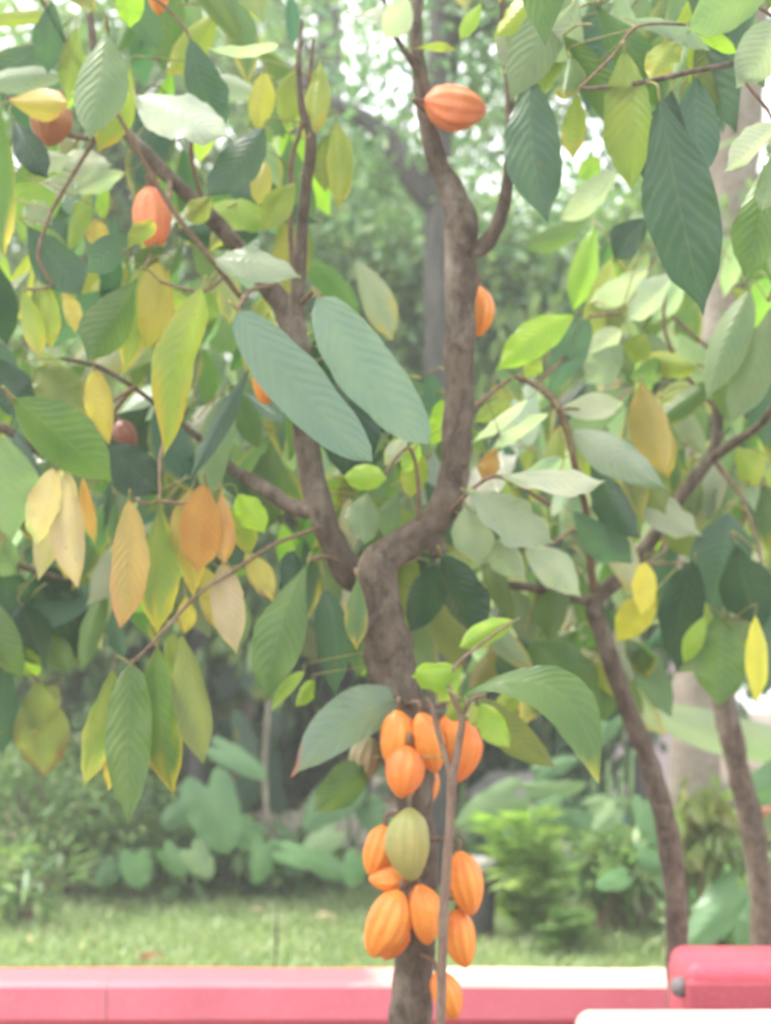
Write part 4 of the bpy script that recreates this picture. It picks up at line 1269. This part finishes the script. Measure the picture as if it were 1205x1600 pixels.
# banana
def banana():
    g = at(1300, 1420, 7.6); g.z = 0
    root = empty('banana_plant', g); tag(root, 'banana plant with long drooping pale leaves entering at the right edge', 'plant')
    sb = MB(); top = at(1290, 1150, 7.6)
    sb.tube([g, g.lerp(top, .5), top], [.09, .075, .04], 12); sb.build('stem', STALK, root)
    for (x0, y0, x1, y1, wd, D, dt, code) in ((1285, 1175, 1008, 1108, 66, 7.5, -.2, 'P'), (1290, 1140, 1230, 900, 90, 7.7, .3, 'h'), (1285, 1160, 1150, 1255, 60, 7.4, -.3, 'h')):
        c0, c1 = PAL[code]
        mb = MB()
        vs, fs, uv, cs = leaf_verts(at(x0, y0, D), at(x1, y1, D + dt), px(wd, D), R(-25), .10, .3, .05, 0, (c0, c1), None, 26, 8, prof_banana, 0, x0 * .1)
        mb.add(vs, fs, 0, cs, uv)
        mb.build('leaf', BROAD, root)
banana()

# ------------------------------------------------------------------ fern
def fern(label, g, tips, cols, D):
    root = empty('fern', g); tag(root, label, 'fern')
    for k, (x, y, sag) in enumerate(tips):
        r = random.Random(k + 3)
        tip = at(x, y, D + r.uniform(-.25, .25))
        mid = Vector(g).lerp(tip, .55) + Vector((0, 0, sag))
        P, Q = smooth_path([Vector(g) + Vector((r.uniform(-.03, .03), r.uniform(-.03, .03), 0)), mid, tip], [.006, .005, .002], 11)
        mb = MB(); mb.tube(P[::3] + [P[-1]], .004, 5, 1)
        L = sum((P[i + 1] - P[i]).length for i in range(len(P) - 1))
        c = cols[k % len(cols)]
        for i in range(3, len(P)):
            s = i / (len(P) - 1)
            t = (P[i] - P[i - 1]).normalized()
            side = t.cross(Vector((0, 0, 1))); side = side.normalized() if side.length > .1 else Vector((1, 0, 0))
            side = (side + Vector((0, .5 * r.uniform(-1, 1), .35 * r.uniform(-1, 1)))).normalized()
            ln = L * .24 * math.sin(math.pi * (.15 + .83 * s)) ** .8 + .01
            for sg in (-1, 1):
                d = (side * sg + t * .55 + Vector((0, 0, -.15 + r.uniform(-.1, .1)))).normalized()
                wv = t * (ln * .16)
                b0 = P[i]
                j = r.uniform(.85, 1.15)
                mb.add([b0, b0 + d * ln * .45 + wv, b0 + d * ln, b0 + d * ln * .45 - wv], [(0, 1, 2, 3)], 0, tuple(q * j for q in c))
        mb.build('frond', [CLOUD, STALK], root)
gF = on_ground(825, 1462)
fern('bright lime green fern beside the black pot on the lawn', gF, [(772, 1275, .22), (800, 1320, .2), (838, 1315, .2), (790, 1345, .2), (850, 1340, .15), (880, 1380, .15), (870, 1420, .1), (800, 1420, .12), (835, 1262, .2), (825, 1340, .2), (845, 1395, .15), (785, 1385, .2), (900, 1440, .08), (810, 1360, .2), (825, 1375, .2)], [(.28, .42, .10), (.23, .36, .09), (.33, .45, .13)], 8.7)
fern('small dark fern at the foot of the lime fern', on_ground(885, 1478), [(850, 1450, .06), (905, 1440, .08), (925, 1465, .06), (870, 1430, .08), (890, 1425, .08), (850, 1475, .04)], [(.15, .27, .08), (.18, .31, .09)], 8.4)

# ------------------------------------------------------------------ small things
def pot():
    g = on_ground(744, 1474)
    root = empty('plant_pot', g); tag(root, 'black plant pot with a pale grey rim behind the right hand pods', 'pot')
    D = (g - CAM).dot(FWD); r = px(33, D); h = px(128, D)
    b = MB(); b.lathe(g, [(.001, .002), (r * .8, .002), (r * .84, .02), (r, h * .9), (r * .93, h * .9), (r * .9, h * .8), (.001, h * .8)], 36); b.build('body', POTM, root)
    b = MB(); b.lathe(g, [(r * .94, h * .885), (r * 1.08, h * .885), (r * 1.1, h * .9), (r * 1.1, h * 1.0), (r * 1.05, h * 1.015), (r * .95, h * 1.0), (r * .94, h * .885)], 36); b.build('rim', POTR, root)
    b = MB(); b.lathe(g, [(.001, h * .85), (r * .93, h * .84)], 24); b.build('soil', SOIL, root)
pot()

def rock(name, label, x, y, D, rx, ry, m, seed, cat='rock'):
    c = at(x, y + ry * .3, D)
    mb = MB(); vs, fs = [], []
    n1, n2 = 20, 28
    for i in range(n1 + 1):
        for j in range(n2):
            a, b_ = math.pi * i / n1, 2 * math.pi * j / n2
            d = Vector((math.sin(a) * math.cos(b_), math.sin(a) * math.sin(b_), math.cos(a)))
            k = 1 + .28 * noise.noise(d * 1.6 + Vector((seed, 0, 0))) + .1 * noise.noise(d * 4 + Vector((0, seed, 0)))
            vs.append(c + Vector((d.x * px(rx, D) * k, d.y * px(rx, D) * k, d.z * px(ry, D) * k)))
    for i in range(n1):
        for j in range(n2):
            j2 = (j + 1) % n2
            fs.append((i * n2 + j, (i + 1) * n2 + j, (i + 1) * n2 + j2, i * n2 + j2))
    zmin = min(v.z for v in vs)
    if zmin > 0:
        for v in vs: v.z -= 0
        ped = min(vs, key=lambda v: v.z)
        sc = (c.z) / max(1e-3, c.z - zmin)
        for v in vs:
            if v.z < c.z: v.z = c.z - (c.z - v.z) * sc
    mb.add(vs, fs)
    o = mb.build(name, m)
    return tag(o, label, cat)
rock('boulder', 'rounded grey boulder among the taro leaves right of the fern', 866, 1336, 10.6, 46, 34, STONE, 1)
rock('boulder', 'broad grey rock showing between the pale taro leaves', 800, 1230, 12.0, 62, 34, STONE, 5)
rock('stone', 'small pale stone left of the slender leaning trunk', 1008, 1340, 9.6, 19, 15, CONC, 9)

def conc_kerb():
    p = at(400, 1268, 11.6); q = at(640, 1268, 11.6)
    mb = MB(); mb.box(((p.x + q.x) / 2, p.y, p.z / 2), (q.x - p.x, .18, p.z))
    o = mb.build('concrete_kerb', CONC, None, False); bevel(o, .015)
    tag(o, 'pale concrete kerb behind the bushes left of the trunk', 'kerb')
conc_kerb()
def bricks():
    p = at(1182, 1258, 8.9)
    mb = MB(); z = 0; k = 0
    while z < p.z:
        for j in range(2):
            mb.box((p.x + .11 + j * .225 + (.1 if k % 2 else 0), p.y, z + .034), (.215, .11, .062), rot=0)
        z += .07; k += 1
    o = mb.build('brick_pier', BRICK, None, False); bevel(o, .004, 2)
    tag(o, 'stacked red brick pier at the right edge beside the third trunk', 'pier')
bricks()
def bucket():
    g = on_ground(966, 1392); D = 11.0
    c = at(966, 1282, D)
    mb = MB(); r = px(15, D)
    mb.lathe((c.x, c.y, 0), [(.001, .0), (r * .8, 0), (r, c.z), (r * 1.08, c.z), (r * 1.08, c.z + .015), (r * .95, c.z + .01), (r * .75, .03), (.001, .03)], 24)
    tag(mb.build('water_barrel', BLUE), 'small blue plastic barrel glimpsed behind the reed stalks', 'barrel')
bucket()
# third trunk on the right
b = at(1190, 1400, 6.2); b.z = 0
X = Tree('cacao_tree', b, 'bare brown cacao trunk at the right edge beside the banana leaf', 'tree')
X.limb('trunk', [(1192, 1410, 40), (1176, 1300, 38), (1152, 1190, 36), (1132, 1100, 36), (1122, 1000, 34), (1130, 880, 30), (1150, 780, 28), (1160, 700, 24), (1175, 600, 18), (1190, 500, 10)], 6.2, below=(0, 0), n=16)
X.limb('branch', [(1130, 880, 20), (1080, 800, 14), (1050, 740, 9)], 6.2)
X.limb('branch', [(1150, 780, 18), (1210, 720, 14), (1260, 660, 9)], 6.2)
for i in range(26):
    x0, y0 = rnd.uniform(1030, 1215), rnd.uniform(520, 960)
    X.leaf(x0, y0, x0 + rnd.uniform(-45, 45), y0 + rnd.uniform(70, 120), rnd.uniform(36, 56), 6.2 + rnd.uniform(-.3, .35), rnd.choice('KDMMWYVDK'))
# fourth: small tree whose leaves hang dark at the left middle distance
b = at(360, 1385, 11.0); b.z = 0
X4 = Tree('cacao_tree', b, 'thin cacao sapling with a leaning stem in shade behind the hanging green leaves', 'tree')
X4.limb('trunk', [(352, 1400, 22), (362, 1250, 20), (385, 1130, 18), (410, 1040, 16), (430, 940, 14), (440, 850, 12), (430, 740, 8)], 11.0, below=(0, 0), n=12)
X4.limb('branch', [(410, 1040, 12), (340, 960, 10), (260, 900, 7), (180, 870, 5)], 11.0)
X4.limb('branch', [(430, 940, 10), (500, 880, 8), (560, 830, 5)], 11.0)
X4.limb('branch', [(440, 850, 10), (380, 760, 8), (300, 700, 6), (230, 640, 5)], 11.0)
for i in range(60):
    t = rnd.choice(X4.pts[20:])
    q = (t - CAM); d = q.dot(FWD); sx = 602.5 + F * q.dot(RIGHT) / d; sy = 800 - F * q.dot(UP) / d
    x0, y0 = sx + rnd.uniform(-40, 40), sy + rnd.uniform(-30, 40)
    X4.leaf(x0, y0, x0 + rnd.uniform(-40, 40), y0 + rnd.uniform(60, 105), rnd.uniform(30, 46), 11.0 + rnd.uniform(-.3, .3), rnd.choice('KKDDMVW'))
# stakes
def stake(name, label, pts, rad, m, cat):
    mb = MB(); mb.tube(pts, rad, 8, 0, .15, 3)
    tag(mb.build(name, m), label, cat)
g = on_ground(416, 1396)
stake('garden_stake', 'thin pale grey upright stake behind the small taro plant', [g, at(418, 1300, 10.2), at(414, 1200, 10.2), at(420, 1095, 10.2)], [.022, .02, .017, .012], PALEBARK, 'stake')
g = on_ground(430, 1514)
stake('dark_stick', 'thin dark stick upright in the lawn behind the pink wall', [g, at(432, 1470, (g - CAM).dot(FWD)), at(434, 1416, (g - CAM).dot(FWD))], [.006, .006, .004], DARKST, 'stick')
g = on_ground(352, 1392)
stake('broken_post', 'short pale pinkish broken post at the lawn edge', [g, at(350, 1350, (g - CAM).dot(FWD)), at(342, 1316, (g - CAM).dot(FWD))], [.045, .04, .025], CONC, 'post')
# fallen leaves
for (x, y, wd, code, lab) in ((236, 1498, 26, 'R', 'curled red brown fallen leaf on the lawn near the pink wall'), (52, 1468, 24, 'T', 'pale tan fallen leaf on the lawn at the far left'),
                              (405, 1426, 22, 'T', 'whitish fallen leaf on the lawn beside the dark stick'), (506, 1434, 20, 'T', 'small whitish fallen leaf on the lawn left of the pods'), (905, 1462, 20, 'T', 'tan fallen leaf on the lawn right of the fern')):
    g = on_ground(x, y, .025)
    c0, c1 = PAL[code]
    r = random.Random(x)
    d = Vector((math.cos(x), math.sin(x), 0)) * .09
    vs, fs, uv, cs = leaf_verts(g - d, g + d, .075, R(r.uniform(-25, 25)), .05, .2, .10, 0, (c0, c1), None, 12, 6, prof_cacao, 0, x)
    mb = MB(); mb.add(vs, fs, 0, cs, uv)
    mb.tube([g - d * 1.3, g - d], [.002, .002], 5, 0, 0, 0, True, c0)
    tag(mb.build('fallen_leaf', DRY), lab, 'leaf', 'fallen leaves on the lawn')

# glimpsed house
def house():
    p = at(790, 960, 17); q = at(1060, 960, 17)
    g = Vector(((p.x + q.x) / 2, p.y + 1.2, 0))
    root = empty('house', g); tag(root, 'pale lilac house glimpsed through leaves behind the slender tree fork', 'house')
    mb = MB(); mb.box((g.x, g.y, p.z / 2), (q.x - p.x, 2.4, p.z)); mb.build('wall', LILAC, root, False)
    rb = MB(); z = p.z + .003; x0, x1 = p.x - .25, q.x + .25; y0, y1 = g.y - 1.5, g.y + 1.5
    h = .75
    rb.add([(x0, y0, z), (x1, y0, z), (x1, y1, z), (x0, y1, z), (x0, g.y, z + h), (x1, g.y, z + h)], [(0, 1, 5, 4), (2, 3, 4, 5), (1, 2, 5), (3, 0, 4), (3, 2, 1, 0)])
    rb.build('roof', ROOFM, root, False)
    wb = MB(); wb.box((g.x - .1, g.y - 1.203, p.z * .55), (.6, .04, .8)); wb.build('window', POTM, root, False)
house()

# ------------------------------------------------------------------ the hazy air
HZ = bpy.data.materials.new('haze'); HZ.use_nodes = True
n = HZ.node_tree; n.nodes.clear()
out = n.nodes.new('ShaderNodeOutputMaterial')
pv = n.nodes.new('ShaderNodeVolumePrincipled')
pv.inputs['Color'].default_value = (.93, .97, .95, 1)
pv.inputs['Density'].default_value = .006
pv.inputs['Anisotropy'].default_value = .2
n.links.new(pv.outputs[0], out.inputs['Volume'])
mb = MB(); mb.box((0, 26, 6.5), (124, 76, 15.2))
o = mb.build('haze', HZ, None, False); tag(o, 'pale hazy air hanging through the whole garden', 'haze', kind='stuff')
